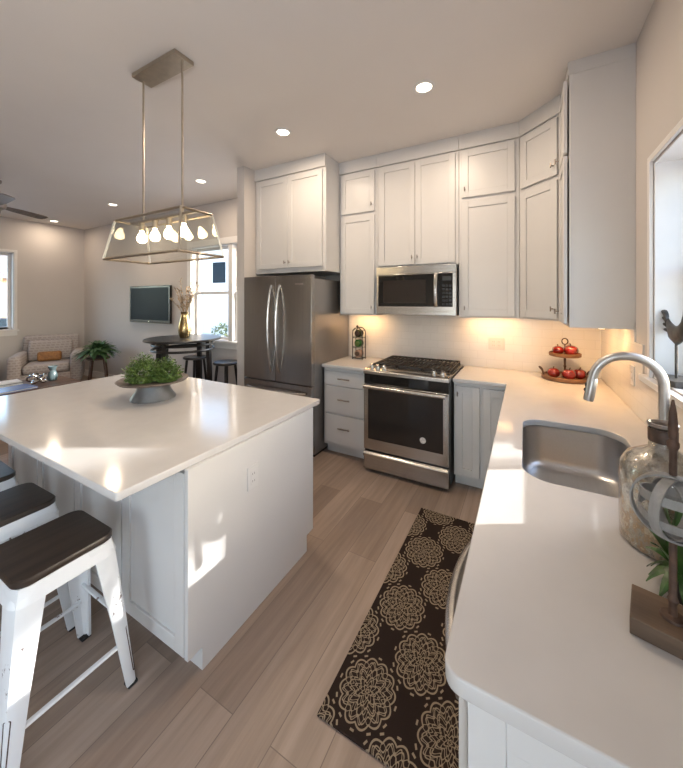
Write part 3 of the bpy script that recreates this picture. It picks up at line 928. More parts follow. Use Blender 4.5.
pn = [(0.0, 0.10), (0.0, IT0 - 0.0005), (BY1 - BY0, IT0 - 0.0005), (BY1 - BY0, 0.10), (BY1 - BY0 - 0.07, 0.10), (BY1 - BY0 - 0.07, 0.0), (0.07, 0.0), (0.07, 0.10)]
obj('board', MB().prism(pn, 0.0, 0.0215, lambda a, b, c: (c, a, b)), M['cabinet'], t, 0.001)
tag(slab('island_worktop', [arc(IX0 + 0.012, IY0 + 0.012, 0.012, 180, 270, 3) + arc(IX1 - 0.032, IY0 + 0.012, 0.012, 270, 360, 3) + arc(IX1 - 0.012, IY1 - 0.012, 0.012, 0, 90, 3) + arc(IX0 + 0.012, IY1 - 0.012, 0.012, 90, 180, 3)],
         IT0, IT1, M['quartz']), 'large white quartz worktop on the island', 'countertop')

# outlets
def outlet(label, loc, rot, gang=1, group='electrical outlets', s=1.0):
    t = thing('outlet', label, 'outlet', loc, rot, group)
    w = 0.072 * gang * s
    pl = obj('cover_plate', MB().box(-w / 2, w / 2, -0.006, -0.0005, -0.058 * s, 0.058 * s), M['plate'], t, 0.002)
    for g in range(gang):
        x = (g - (gang - 1) / 2) * 0.048 * s
        obj('socket', MB().box(x - 0.017, x + 0.017, -0.0085, -0.0062, -0.034, 0.034), M['plate'], pl, 0.001)
        sl_ = MB()
        for z in (-0.018, 0.018):
            sl_.box(x - 0.008, x - 0.0055, -0.0092, -0.0086, z - 0.005, z + 0.005).box(x + 0.0055, x + 0.008, -0.0092, -0.0086, z - 0.005, z + 0.005)
        obj('slots', sl_, M['slot'], pl)
    return t
outlet('double outlet plate on the tiles beside the arched rack', (-1.655, YB - 0.008, 1.12), 0, 2)
outlet('double outlet plate on the tiles between range and tiered tray', (-0.245, YB - 0.008, 1.165), 0, 2)
outlet('outlet plate on the tiled wall beside the window, behind the faucet', (XR - 0.008, 2.553, 1.135), -PI / 2)
outlet('outlet plate on the white end panel of the island', (BX1, 1.245, 0.69), PI / 2)

# ------------------------------------------------------------------ stools at the island
t0 = thing('bar_stool', 'white distressed metal stool closest to the aisle, beside the island end panel', 'stool', (0, 0, 0), 0, 'stools along the island')
S2 = 0.155
def rounded(w, r, n=5):
    p = []
    for cx, cy, a in ((w - r, -w + r, -90), (w - r, w - r, 0), (-w + r, w - r, 90), (-w + r, -w + r, 180)):
        p += arc(cx, cy, r, a, a + 90, n)
    return p
se = MB().loft([[(x, y, z) for x, y in rounded(s_, 0.045)] for s_, z in ((S2 - 0.004, 0.614), (S2, 0.618), (S2, 0.635), (S2 - 0.004, 0.640))])
obj('seat', se, M['darkseat'], t0, smooth=40)
ap = MB()
ap.loft([[(x, y, z) for x, y in rounded(s_, 0.05)] for s_, z in ((0.166, 0.560), (0.150, 0.613))], cap=False)
ap.loft([[(x, y, z) for x, y in rounded(s_, 0.05)] for s_, z in ((0.150, 0.6135), (0.158, 0.560), (0.166, 0.560))], cap=False)
ap.prism(rounded(0.149, 0.045), 0.605, 0.6135)
obj('apron', ap, M['stoolpaint'], t0)
for sx, sy in ((1, 1), (1, -1), (-1, 1), (-1, -1)):
    rings = []
    for z, c, a, ch in ((0.613, 0.153, 0.100, 0.040), (0.560, 0.162, 0.086, 0.036), (0.30, 0.185, 0.062, 0.026), (0.012, 0.208, 0.040, 0.016)):
        th = 0.010
        pl = [(c - a, c), (c - ch, c), (c - ch * 0.3, c - ch * 0.3), (c, c - ch), (c, c - a), (c - th, c - a), (c - th, c - ch - th * 0.2), (c - ch * 0.3 - th, c - ch * 0.3 - th), (c - ch - th * 0.2, c - th), (c - a, c - th)]
        rings.append([(sx * x, sy * y, z) for x, y in pl])
    lg = MB().loft(rings)
    # pressed slot along the corner of the leg
    def on(z, off):
        f_ = (0.633 - z) / 0.621
        c = 0.153 + 0.055 * f_ ; ch = 0.040 - 0.024 * f_
        p = c - ch * 0.30 + 0.0005
        d = off / math.sqrt(2)
        return (sx * (p - d - abs(off) * 0.12), sy * (p + d - abs(off) * 0.12), z)
    loop = [on(0.24 + 0.005 * math.sin(q), 0.009 * math.cos(q)) for q in [PI * k / 6 for k in range(7)]] + [on(0.06 - 0.005 * math.sin(q), -0.006 * math.cos(q)) for q in [PI * k / 6 for k in range(7)]]
    l = obj('leg', lg, M['stoolpaint'], t0)
    obj('pressed_slot', MB().tube(loop, 0.0018, 6, True), M['rust'], l)
    obj('foot', MB().box(*sorted((sx * 0.172, sx * 0.210)), *sorted((sy * 0.172, sy * 0.210)), 0.0, 0.0118), M['rubber'], l, 0.004)
for a in range(4):
    z = 0.185 if a % 2 == 0 else 0.275
    c = 0.153 + 0.055 * (0.633 - z) / 0.621 - 0.012
    m4 = Matrix.Rotation(a * PI / 2, 4, 'Z')
    rl = MB().tube([m4 @ Vector((c, -c + 0.01, z)), m4 @ Vector((c, c - 0.01, z))], 0.011, 8, flat=0.6)
    obj('rail', rl, M['stoolpaint'], t0)
sl_lab = ['white distressed metal stool closest to the aisle, beside the island end panel', 'second white stool along the island, counted from the aisle end',
          'third white stool along the island, counted from the aisle end', 'fourth white stool along the island, only a sliver of seat in view']
for i, x in enumerate((-1.613, -2.098, -2.582, -3.066)):
    o = t0 if i == 0 else copy_tree(t0)
    o.location = (x, 0.575 + (0.010, 0.0, 0.004, 0.01)[i], 0)
    o.rotation_euler.z = R((0, 1.2, -1.5, 2)[i])
    o['label'] = sl_lab[i]

# ------------------------------------------------------------------ rug
tag(obj('runner_rug', MB().box(-0.692, -0.115, 1.055, 2.495, 0.0005, 0.009), M['rug'], bevel=0.003), 'dark brown runner rug with cream lace medallions in the aisle', 'rug')

# ------------------------------------------------------------------ pendant over the island
px_, py_ = -2.058, 1.316
t = thing('pendant_light', 'glass lantern pendant with lit bulbs hanging over the island', 'pendant light', (px_, py_, 0))
obj('canopy', MB().box(-0.225, 0.225, -0.066, 0.066, CZ - 0.028, CZ - 0.0005), M['bronze_nickel'], t, 0.002)
ZB, ZT = 1.852, 2.111
BL, BWd, TL, TW = 0.392, 0.155, 0.345, 0.108
for sx in (-1, 1):
    obj('rod', MB().tube([(sx * 0.205, 0, ZT + 0.007), (sx * 0.205, 0, CZ - 0.0285)], 0.0065, 10), M['bronze_nickel'], t)
b4 = [Vector((sx * BL, sy * BWd, ZB)) for sx, sy in ((-1, -1), (1, -1), (1, 1), (-1, 1))]
t4 = [Vector((sx * TL, sy * TW, ZT)) for sx, sy in ((-1, -1), (1, -1), (1, 1), (-1, 1))]
fr = MB()
for q in range(4):
    for a, b_ in ((b4[q], b4[(q + 1) % 4]), (t4[q], t4[(q + 1) % 4]), (b4[q], t4[q])):
        fr.tube([a, b_], 0.0078, 4)
fr.box(-TL, TL, -0.012, 0.012, ZT - 0.008, ZT + 0.006)
obj('lantern_frame', fr, M['bronze_nickel'], t, smooth=0)
for q in range(4):
    a, b_, c, d = b4[q], b4[(q + 1) % 4], t4[(q + 1) % 4], t4[q]
    nrm = (b_ - a).cross(d - a).normalized() * 0.0015
    ins = lambda p: p.lerp((a + b_ + c + d) / 4, 0.02)
    obj('glass_pane', MB().loft([[ins(p) - nrm for p in (a, b_, c, d)], [ins(p) + nrm for p in (a, b_, c, d)]]), M['glass'], t, smooth=0)
for k in range(4):
    x = -0.222 + 0.148 * k
    sk = obj('socket', MB().lathe([(0.017, ZT - 0.009), (0.017, ZT - 0.055), (0.013, ZT - 0.060)], (x, 0, 0), 14), M['bronze_nickel'], t)
    zc = ZT - 0.113
    obj('bulb', MB().lathe([(0.012, 0.052), (0.013, 0.040), (0.024, 0.022), (0.032, 0.0), (0.028, -0.018), (0.016, -0.029), (0.002, -0.032)], (x, 0, zc), 20), M['bulb'], sk)

# ------------------------------------------------------------------ ceiling downlights
dl0 = thing('downlight', '', 'ceiling light', (0, 0, CZ), 0, 'recessed ceiling lights')
obj('trim_ring', MB().lathe([(0.052, -0.002), (0.056, -0.007), (0.074, -0.006), (0.078, -0.0005)], (0, 0, 0), 32, cap=False), M['trim'], dl0)
obj('lens', MB().lathe([(0.0005, -0.004), (0.052, -0.004), (0.052, -0.0008), (0.0005, -0.0008)], (0, 0, 0), 32), M['lens'], dl0)
dls = [(-0.627, 2.333, 'recessed ceiling light in front of the microwave side, closest to the window wall', 21), (-1.897, 2.343, 'recessed ceiling light in front of the refrigerator cabinet', 15),
       (-3.576, 2.80, 'recessed ceiling light above the dining table', 15), (-5.654, 2.815, 'recessed ceiling light in front of the wall television', 15), (-7.80, 2.855, 'recessed ceiling light by the armchair corner, past the fan blade', 7)]
for i, (x, y, lb, p) in enumerate(dls):
    o = dl0 if i == 0 else copy_tree(dl0)
    o.location = (x, y, CZ)
    o['label'] = lb
    l = bpy.data.lights.new('downlight_lamp', 'AREA'); l.shape = 'DISK'; l.size = 0.13; l.energy = p; l.color = WARM; l.spread = R(180)
    lo = bpy.data.objects.new('downlight_lamp', l); lo.location = (x, y, CZ - 0.012); col.objects.link(lo)

# ------------------------------------------------------------------ ceiling fan
t = thing('ceiling_fan', 'brown-bladed ceiling fan over the living area', 'ceiling fan', (-5.70, 1.50, 2.75))
obj('canopy', MB().lathe([(0.065, 0.309), (0.062, 0.28), (0.03, 0.25), (0.014, 0.245)], (0, 0, 0), 20), M['pewter'], t)
obj('downrod', MB().tube([(0, 0, 0.06), (0, 0, 0.25)], 0.012, 10), M['pewter'], t)
obj('motor', MB().lathe([(0.03, 0.075), (0.09, 0.06), (0.11, 0.02), (0.10, -0.03), (0.06, -0.055), (0.05, -0.10), (0.01, -0.11)], (0, 0, 0), 24), M['pewter'], t)
for k in range(3):
    m4 = Matrix.Rotation(R(115 + 120 * k), 4, 'Z') @ Matrix.Rotation(R(-13), 4, 'X')
    bl = MB()
    pl = [(0.10, -0.035), (0.25, -0.055), (0.60, -0.066), (0.645, -0.05), (0.655, 0.0), (0.645, 0.05), (0.60, 0.066), (0.25, 0.055), (0.10, 0.035)]
    bl.prism(pl, -0.005, 0.005, lambda a, b, c: tuple(m4 @ Vector((a, b, c))))
    obj('blade', bl, M['fanblade'], t, 0.002)

# ------------------------------------------------------------------ television
t = thing('television', 'flat dark TV mounted on the grey wall beside the dining window', 'television', (-5.80, YB, 1.515))
obj('housing', MB().box(-0.595, 0.595, -0.055, -0.015, -0.325, 0.325).box(-0.2, 0.2, -0.015, -0.0005, -0.15, 0.15), M['bezel'], t, 0.006)
obj('screen', MB().box(-0.555, 0.555, -0.0575, -0.0552, -0.275, 0.29), M['screen'], t)
obj('badge', MB().box(-0.02, 0.02, -0.057, -0.0552, -0.308, -0.296), M['nickel'], t)

# ------------------------------------------------------------------ dining set
tx, ty = -4.14, 2.96
t = thing('pub_table', 'tall round black pub table in front of the dining window', 'table', (tx, ty, 0))
obj('tabletop', MB().lathe([(0.0, 1.035), (0.475, 1.035), (0.49, 1.042), (0.49, 1.058), (0.48, 1.066), (0.0, 1.067)], (0, 0, 0), 56), M['blackwood'], t)
for k in range(4):
    a = R(20 + 90 * k)
    c, s_ = math.cos(a), math.sin(a)
    ring = lambda r, z, h: [(r * c + dx * c - dy * s_, r * s_ + dx * s_ + dy * c, z) for dx, dy in ((-h, -h), (h, -h), (h, h), (-h, h))]
    obj('leg', MB().loft([ring(0.37, 1.034, 0.028), ring(0.41, 0.0, 0.022)]), M['blackwood'], t, 0.003)
for z, r_ in ((0.985, 0.385), (0.915, 0.39), (0.25, 0.41)):
    obj('ring_rail', MB().tube([(r_ * math.cos(2 * PI * k / 48), r_ * math.sin(2 * PI * k / 48), z) for k in range(48)], 0.016, 8, True), M['blackwood'], t)
bs = thing('round_stool', '', 'stool', (0, 0, 0), 0, 'black stools at the pub table')
obj('seat', MB().lathe([(0.0, 0.715), (0.155, 0.715), (0.172, 0.725), (0.172, 0.742), (0.16, 0.752), (0.0, 0.746)], (0, 0, 0), 36), M['blackwood'], bs)
for k in range(4):
    a = R(45 + 90 * k)
    c, s_ = math.cos(a), math.sin(a)
    obj('leg', MB().tube([(0.115 * c, 0.115 * s_, 0.714), (0.19 * c, 0.19 * s_, 0.0)], [0.019, 0.015], 8), M['blackwood'], bs)
for z in (0.22, 0.36):
    r_ = 0.115 + 0.075 * (0.714 - z) / 0.714
    obj('ring_rail', MB().tube([(r_ * math.cos(2 * PI * k / 32), r_ * math.sin(2 * PI * k / 32), z) for k in range(32)], 0.010, 8, True), M['blackwood'], bs)
for i, (x, y, lb) in enumerate(((-3.56, 3.19, 'round black stool beside the partition, right under the window sill'), (-4.30, 3.27, 'round black stool tucked under the pub table beneath the vase'))):
    o = bs if i == 0 else copy_tree(bs)
    o.location = (x, y, 0); o['label'] = lb
# vase with dried stems
vx, vy = -4.13, 2.97
t = thing('vase', 'gold metal vase of dried stems standing on the pub table', 'vase', (vx, vy, 1.067))
obj('body', MB().lathe([(0.0, 0.0), (0.060, 0.0), (0.074, 0.03), (0.084, 0.10), (0.078, 0.17), (0.060, 0.25), (0.046, 0.31), (0.052, 0.345), (0.058, 0.355), (0.046, 0.35), (0.040, 0.31), (0.0, 0.30)], (0, 0, 0), 32), M['gold'], t)
stem, leaf = MB(), MB()
for k in range(15):
    a = rnd.uniform(0, 2 * PI); sp_ = rnd.uniform(0.04, 0.20); hgt = rnd.uniform(0.52, 0.80)
    pts = [Vector((0.02 * math.cos(a), 0.02 * math.sin(a), 0.31))]
    for q in range(1, 7):
        f_ = q / 6
        pts.append(Vector((0.02 * math.cos(a) + sp_ * f_ ** 1.4 * math.cos(a + 0.3 * f_), 0.02 * math.sin(a) + sp_ * f_ ** 1.4 * math.sin(a + 0.3 * f_), 0.31 + (hgt - 0.31) * f_)))
    stem.tube(pts, 0.0035, 5)
    for q in range(11):
        f_ = 0.35 + 0.65 * q / 10
        i0 = min(int(f_ * 6), 5); p = pts[i0].lerp(pts[i0 + 1], f_ * 6 - i0)
        aa = rnd.uniform(0, 2 * PI)
        d = Vector((math.cos(aa) * 0.034, math.sin(aa) * 0.034, rnd.uniform(0.012, 0.038)))
        sd = Vector((-math.sin(aa), math.cos(aa), 0)) * 0.013
        up = Vector((0, 0, 0.002))
        leaf.loft([[p - sd * 0.3, p + sd * 0.3, p + up], [p + d * 0.5 - sd, p + d * 0.5 + sd, p + d * 0.5 + up], [p + d - sd * 0.1, p + d + sd * 0.1, p + d + up]])
obj('stems', stem, M['dried'], t)
obj('seed_heads', leaf, M['driedleaf'], t, smooth=0)

# ------------------------------------------------------------------ living area
t = thing('armchair', 'pale patterned upholstered armchair in the living-room corner', 'armchair', (-7.58, 2.71, 0), R(64))
t.scale = (0.90, 0.90, 0.96)
# local: faces -y
def soft(name, x0, x1, y0, y1, z0, z1, bev=0.05):
    return obj(name, MB().box(x0, x1, y0, y1, z0, z1), M['fabric'], t, bev, smooth=60, seg=4)
soft('base', -0.50, 0.50, -0.42, 0.42, 0.13, 0.34, 0.03)
soft('seat_cushion', -0.345, 0.345, -0.46, 0.30, 0.341, 0.50, 0.06)
for s_ in (-1, 1):
    soft('arm', *sorted((s_ * 0.35, s_ * 0.55)), -0.46, 0.40, 0.14, 0.68, 0.07)
bk = MB().loft([[(x, y, z) for x, y in ((-0.45, a), (0.45, a), (0.45, b_), (-0.45, b_))] for z, a, b_ in ((0.30, 0.24, 0.46), (0.55, 0.27, 0.48), (0.80, 0.31, 0.50), (0.97, 0.35, 0.51))])
obj('backrest', bk, M['fabric'], t, 0.06, smooth=60, seg=4)
obj('back_cushion', MB().loft([[(x, y, z) for x, y in ((-0.345, a), (0.345, a), (0.345, b_), (-0.345, b_))] for z, a, b_ in ((0.505, 0.10, 0.25), (0.70, 0.10, 0.28), (0.88, 0.20, 0.32))]), M['fabric'], t, 0.05, smooth=60, seg=4)
for sx, sy in ((-1, -1), (1, -1), (-1, 1), (1, 1)):
    obj('leg', MB().lathe([(0.02, 0.0), (0.028, 0.13)], (sx * 0.44, sy * 0.36, 0), 12), M['blackwood'], t)
tag(obj('throw_cushion', MB().box(-0.17, 0.17, -0.045, 0.045, -0.085, 0.085), M['orange'], bevel=0.04, smooth=60, seg=4), 'small amber cushion on the armchair seat', 'cushion')
bpy.context.view_layer.update()
oc = bpy.data.objects['throw_cushion']
oc.matrix_world = Matrix.Translation((-7.58, 2.71, 0)) @ Matrix.Rotation(R(64), 4, 'Z') @ Matrix.Translation((0.0, 0.0, 0.572)) @ Matrix.Rotation(R(-12), 4, 'X')

sx_, sy_ = -6.80, 3.14
t = thing('plant_stand', 'dark wooden three-legged plant stand beside the armchair', 'plant stand', (sx_, sy_, 0))
obj('top', MB().lathe([(0.0, 0.515), (0.17, 0.515), (0.18, 0.525), (0.18, 0.545), (0.0, 0.547)], (0, 0, 0), 32), M['brownwood'], t)
for k in range(4):
    a = R(15 + 90 * k)
    obj('leg', MB().tube([(0.13 * math.cos(a), 0.13 * math.sin(a), 0.514), (0.20 * math.cos(a), 0.20 * math.sin(a), 0.0)], [0.022, 0.016], 8), M['brownwood'], t)
t['label'] = 'dark wooden splay-legged plant stand beside the armchair'
t = thing('potted_fern', 'bushy dark green fern in a pot on the wooden stand', 'plant', (sx_, sy_, 0.547))
obj('pot', MB().lathe([(0.0, 0.0), (0.085, 0.0), (0.105, 0.06), (0.11, 0.125), (0.10, 0.125), (0.095, 0.11), (0.0, 0.11)], (0, 0, 0), 24), M['pot'], t)
fo = MB()
for k in range(240):
    a = rnd.uniform(0, 2 * PI); ln = rnd.uniform(0.19, 0.31); el = rnd.uniform(0.25, 1.5)
    prev = Vector((0.03 * math.cos(a), 0.03 * math.sin(a), 0.11))
    rr = []
    for q in range(6):
        f_ = q / 5
        h_ = ln * math.cos(el) * f_ + ln * 0.25 * f_ * f_
        v_ = ln * math.sin(el) * f_ * 1.15 - ln * f_ * f_ * (0.48 + 0.35 * math.cos(el))
        p = prev + Vector((math.cos(a) * h_, math.sin(a) * h_, v_))
        wd_ = 0.034 * math.sin(PI * min(0.97, 0.12 + 0.86 * f_)) + 0.001
        sd = Vector((-math.sin(a), math.cos(a), 0)) * wd_
        rr.append([p - sd, p + Vector((0, 0, 0.004)), p + sd, p - Vector((0, 0, 0.002))])
    fo.loft(rr)
obj('fronds', fo, M['fern'], t, smooth=0)

# coffee table
t = thing('coffee_table', 'low dark brown wooden coffee table in the living area', 'coffee table', (-5.87, 1.68, 0))
obj('tabletop', MB().box(-0.39, 0.39, -0.64, 0.64, 0.405, 0.450), M['brownwood'], t, 0.004)
for sx, sy in ((-1, -1), (1, -1), (-1, 1), (1, 1)):
    obj('leg', MB().box(sx * 0.34 - 0.03, sx * 0.34 + 0.03, sy * 0.58 - 0.03, sy * 0.58 + 0.03, 0, 0.4045), M['brownwood'], t, 0.003)
obj('apron', MB().box(-0.33, 0.33, -0.57, 0.57, 0.33, 0.4045), M['brownwood'], t)
def book(name, label, loc, rot, w, d, h, cover, group=None):
    b_ = thing(name, label, 'book', loc, rot, group)
    c = MB().box(-w / 2, w / 2, -d / 2, d / 2, 0, 0.004).box(-w / 2, w / 2, -d / 2, d / 2, h - 0.004, h).box(-w / 2, -w / 2 + 0.004, -d / 2, d / 2, 0.004, h - 0.004)
    obj('cover', c, cover, b_)
    obj('pages', MB().box(-w / 2 + 0.0045, w / 2 - 0.006, -d / 2 + 0.005, d / 2 - 0.005, 0.0045, h - 0.0045), M['paper'], b_)
    return b_
book('book', 'large blue book lying flat on the coffee table', (-5.66, 1.62, 0.4505), R(4), 0.32, 0.44, 0.022, M['blue'])
book('book', 'dark-covered book under the white magazine on the coffee table', (-6.02, 1.66, 0.4505), R(-8), 0.25, 0.36, 0.035, M['blackcover'])
book('magazine', 'pale magazine on top of the dark book on the coffee table', (-6.02, 1.66, 0.4862), R(-4), 0.23, 0.33, 0.014, M['paper'])
t = thing('knot_ornament', 'shiny silver knot ornament on the coffee table', 'ornament', (-5.83, 1.95, 0.4505))
kn = MB()
pts = []
for k in range(96):
    a = 2 * PI * k / 96
    r_ = 0.075 + 0.035 * math.cos(3 * a)
    pts.append((r_ * math.cos(2 * a), r_ * math.sin(2 * a), 0.066 + 0.050 * math.sin(3 * a)))
obj('loops', kn.tube(pts, 0.0155, 8, True), M['silver'], t)
tag(obj('glass_vase', MB().lathe([(0.0, 0.0), (0.045, 0.0), (0.06, 0.05), (0.052, 0.10), (0.032, 0.14), (0.058, 0.20), (0.052, 0.198), (0.028, 0.142), (0.0, 0.14)], (0, 0, 0), 24), M['vaseglass'], loc=(-5.86, 2.13, 0.4505)), 'small smoky glass vase on the coffee table beside the knot ornament', 'vase')
# side table with basket
t = thing('side_table', 'dark side table by the wall next to the armchair', 'side table', (-7.87, 1.80, 0))
obj('tabletop', MB().box(-0.25, 0.25, -0.25, 0.25, 0.50, 0.53), M['blackwood'], t, 0.003)
for sx, sy in ((-1, -1), (1, -1), (-1, 1), (1, 1)):
    obj('leg', MB().box(sx * 0.22 - 0.02, sx * 0.22 + 0.02, sy * 0.22 - 0.02, sy * 0.22 + 0.02, 0, 0.4995), M['blackwood'], t)
obj('shelf', MB().box(-0.198, 0.198, -0.198, 0.198, 0.15, 0.17), M['blackwood'], t)
tag(obj('basket', MB().lathe([(0.0, 0.0), (0.16, 0.0), (0.18, 0.24), (0.17, 0.24), (0.15, 0.02), (0.0, 0.02)], (0, 0, 0), 28), M['orange'], loc=(-7.87, 1.80, 0.1705)), 'amber basket on the shelf of the dark side table', 'basket')

# ------------------------------------------------------------------ planter on the island
plx, ply = -2.225, 1.362
t = thing('pedestal_planter', 'galvanised pedestal dish holding two green plants on the island', 'planter', (plx, ply, IT1))
obj('pedestal', MB().lathe([(0.0, 0.0), (0.136, 0.0), (0.140, 0.006), (0.136, 0.012), (0.108, 0.055), (0.090, 0.105), (0.0, 0.106)], (0, 0, 0), 40), M['zinc'], t)
obj('dish', MB().lathe([(0.0, 0.1065), (0.16, 0.107), (0.205, 0.116), (0.220, 0.128), (0.216, 0.130), (0.200, 0.120), (0.15, 0.113), (0.0, 0.112)], (0, 0, 0), 48), M['rustydish'], t)
for (ox, oy, sr, n_, sh) in ((-0.045, -0.045, 0.115, 460, 0.165), (0.070, 0.050, 0.095, 340, 0.140)):
    fo = MB()
    fo.lathe([(0.0, 0.114), (sr * 0.7, 0.114), (sr * 0.8, 0.14), (sr * 0.5, 0.155), (0.0, 0.158)], (ox, oy, 0), 14)
    for k in range(n_):
        a = rnd.uniform(0, 2 * PI); ph = math.acos(rnd.uniform(0.0, 1.0))
        d = Vector((math.cos(a) * math.sin(ph), math.sin(a) * math.sin(ph), math.cos(ph) * 1.05))
        ln = rnd.uniform(0.75, 1.05)
        p0 = Vector((ox, oy, 0.125)) + Vector((d.x * sr, d.y * sr, d.z * sh)) * 0.35
        p1 = Vector((ox, oy, 0.125)) + Vector((d.x * sr, d.y * sr, d.z * sh)) * ln
        p1.z += 0.0
        for q in range(4):
            p = p0.lerp(p1, 0.45 + 0.55 * q / 3)
            aa = rnd.uniform(0, 2 * PI)
            e = (d * 0.4 + Vector((math.cos(aa), math.sin(aa), rnd.uniform(-0.2, 0.7)))).normalized() * rnd.uniform(0.014, 0.024)
            sd = e.cross(Vector((rnd.random(), rnd.random(), 0.3))).normalized() * 0.0042
            fo.loft([[p - sd * 0.4, p + sd * 0.4, p + e.cross(sd).normalized() * 0.001], [p + e * 0.55 - sd, p + e * 0.55 + sd, p + e * 0.55 + e.cross(sd).normalized() * 0.0015], [p + e - sd * 0.1, p + e + sd * 0.1, p + e + e.cross(sd).normalized() * 0.0006]])
    obj('plant', fo, M['foliage'], t, smooth=0)

# ------------------------------------------------------------------ arched rack with three jars
ax_, ay_ = -1.637, 3.36
t = thing('arched_rack', 'black arched iron rack standing on the short worktop', 'rack', (ax_, ay_, CT1))
for y in (-0.042, 0.042):
    pts = [(-0.060, y, 0.0), (-0.060, y, 0.15), (-0.060, y, 0.29)] + [(-0.060 * math.cos(PI * k / 10), y, 0.29 + 0.060 * math.sin(PI * k / 10)) for k in range(1, 11)] + [(0.060, y, 0.15), (0.060, y, 0.0)]
    obj('arch', MB().tube(pts, 0.0055, 8), M['castiron'], t)
cr = MB()
for z in (0.012, 0.135, 0.245, 0.32):
    for x in (-0.060, 0.060):
        cr.tube([(x, -0.042, z), (x, 0.042, z)], 0.004, 6)
for z in (0.012, 0.128, 0.238):
    for y in (-0.042, 0.042):
        cr.tube([(-0.060, y, z), (0.060, y, z)], 0.004, 6)
obj('crossbars', cr, M['castiron'], t)
obj('finial', MB().tube([(0, -0.042, 0.353), (0, 0.042, 0.353)], 0.005, 8).ball((0, -0.042, 0.367), 0.014, 10, 6), M['castiron'], t)
for z, mt, lb in ((0.012, 'jarpink', 'round pale rose glass jar at the bottom of the arched rack'), (0.128, 'jargreen', 'round bright green glass jar in the middle of the arched rack'), (0.238, 'jardark', 'round dark olive glass jar at the top of the arched rack')):
    j = thing('glass_jar', lb, 'jar', (ax_, ay_, CT1 + z + 0.0045 + 0.044), 0, 'jars in the arched rack')
    prof = [(0.002, -0.038), (0.036, -0.038), (0.044, -0.028), (0.044, 0.028), (0.036, 0.038), (0.002, 0.038)]
    rings = [[(r_ * math.cos(2 * PI * q / 24), zz, r_ * math.sin(2 * PI * q / 24)) for q in range(24)] for r_, zz in prof]
    obj('body', MB().loft(rings), M[mt], j)
    rings = [[(r_ * math.cos(2 * PI * q / 20), zz, r_ * math.sin(2 * PI * q / 20)) for q in range(20)] for r_, zz in ((0.024, -0.0385), (0.026, -0.050), (0.002, -0.051))]
    obj('lid', MB().loft(rings), M['rust'] if mt != 'jargreen' else M['foliage'], j)

# ------------------------------------------------------------------ tiered tray with red fruit
kx, ky = 0.285, 3.30
t = thing('tiered_tray', 'two-tier round wooden tray in the worktop corner', 'tray', (kx, ky, CT1))
obj('lower_tier', MB().lathe([(0.0, 0.0), (0.152, 0.0), (0.166, 0.006), (0.168, 0.032), (0.160, 0.036), (0.154, 0.020), (0.0, 0.018)], (0, 0, 0), 44), M['traywood'], t)
obj('upper_tier', MB().lathe([(0.0, 0.190), (0.100, 0.190), (0.112, 0.196), (0.114, 0.218), (0.107, 0.222), (0.102, 0.207), (0.0, 0.205)], (0, 0, 0), 40), M['traywood'], t)
obj('post', MB().lathe([(0.02, 0.0185), (0.010, 0.03), (0.008, 0.10), (0.012, 0.11), (0.008, 0.12), (0.010, 0.1895)], (0, 0, 0), 16).tube([(0, 0, 0.2055), (0, 0, 0.292)], 0.005, 8), M['rust'], t)
obj('handle', MB().tube([(0.021 * math.cos(2 * PI * k / 20), 0, 0.315 + 0.024 * math.sin(2 * PI * k / 20)) for k in range(20)], 0.0045, 8, True), M['rust'], t)
for s_ in (-1, 1):
    pts = [(s_ * (0.152 + 0.030 * math.sin(PI * k / 10)), -0.055 + 0.11 * k / 10, 0.034 + 0.055 * math.sin(PI * k / 10) ** 0.5) for k in range(11)]
    obj('handle', MB().tube(pts, 0.007, 8), M['rust'], t)
fr0 = None
fruit = [(-0.082, -0.045, 0.0185, 0.046, 'red fruit alone beside the post on the lower tier of the tray'), (0.022, -0.085, 0.0185, 0.049, 'largest red fruit at the front of the lower tier of the tray'),
         (0.098, -0.010, 0.0185, 0.047, 'red fruit by the faucet-side handle of the lower tier'), (-0.050, -0.012, 0.2055, 0.042, 'darker small red fruit on the upper tier of the tray'), (0.038, -0.040, 0.2055, 0.050, 'larger red fruit on the upper tier beside the ring handle')]
for i, (ox, oy, z, r_, lb) in enumerate(fruit):
    g = thing('red_fruit', lb, 'fruit', (kx + ox, ky + oy, CT1 + z), rnd.uniform(0, 6), 'red fruit on the tiered tray')
    prof = [(0.002, 0.004), (r_ * 0.45, 0.0), (r_ * 0.85, r_ * 0.35), (r_, r_ * 0.85), (r_ * 0.86, r_ * 1.35), (r_ * 0.45, r_ * 1.62), (r_ * 0.12, r_ * 1.52)]
    seg = 28
    rings = []
    for rr_, zz in prof:
        rings.append([(rr_ * (1 + 0.035 * math.cos(6 * 2 * PI * q / seg)) * math.cos(2 * PI * q / seg), rr_ * (1 + 0.035 * math.cos(6 * 2 * PI * q / seg)) * math.sin(2 * PI * q / seg), zz) for q in range(seg)])
    obj('flesh', MB().loft(rings), M['red'], g, smooth=60)
    obj('stalk', MB().tube([(0, 0, r_ * 1.50), (0.003, 0, r_ * 1.75), (0.009, 0, r_ * 1.95)], [0.005, 0.0038, 0.0045], 7), M['redstem'], g)

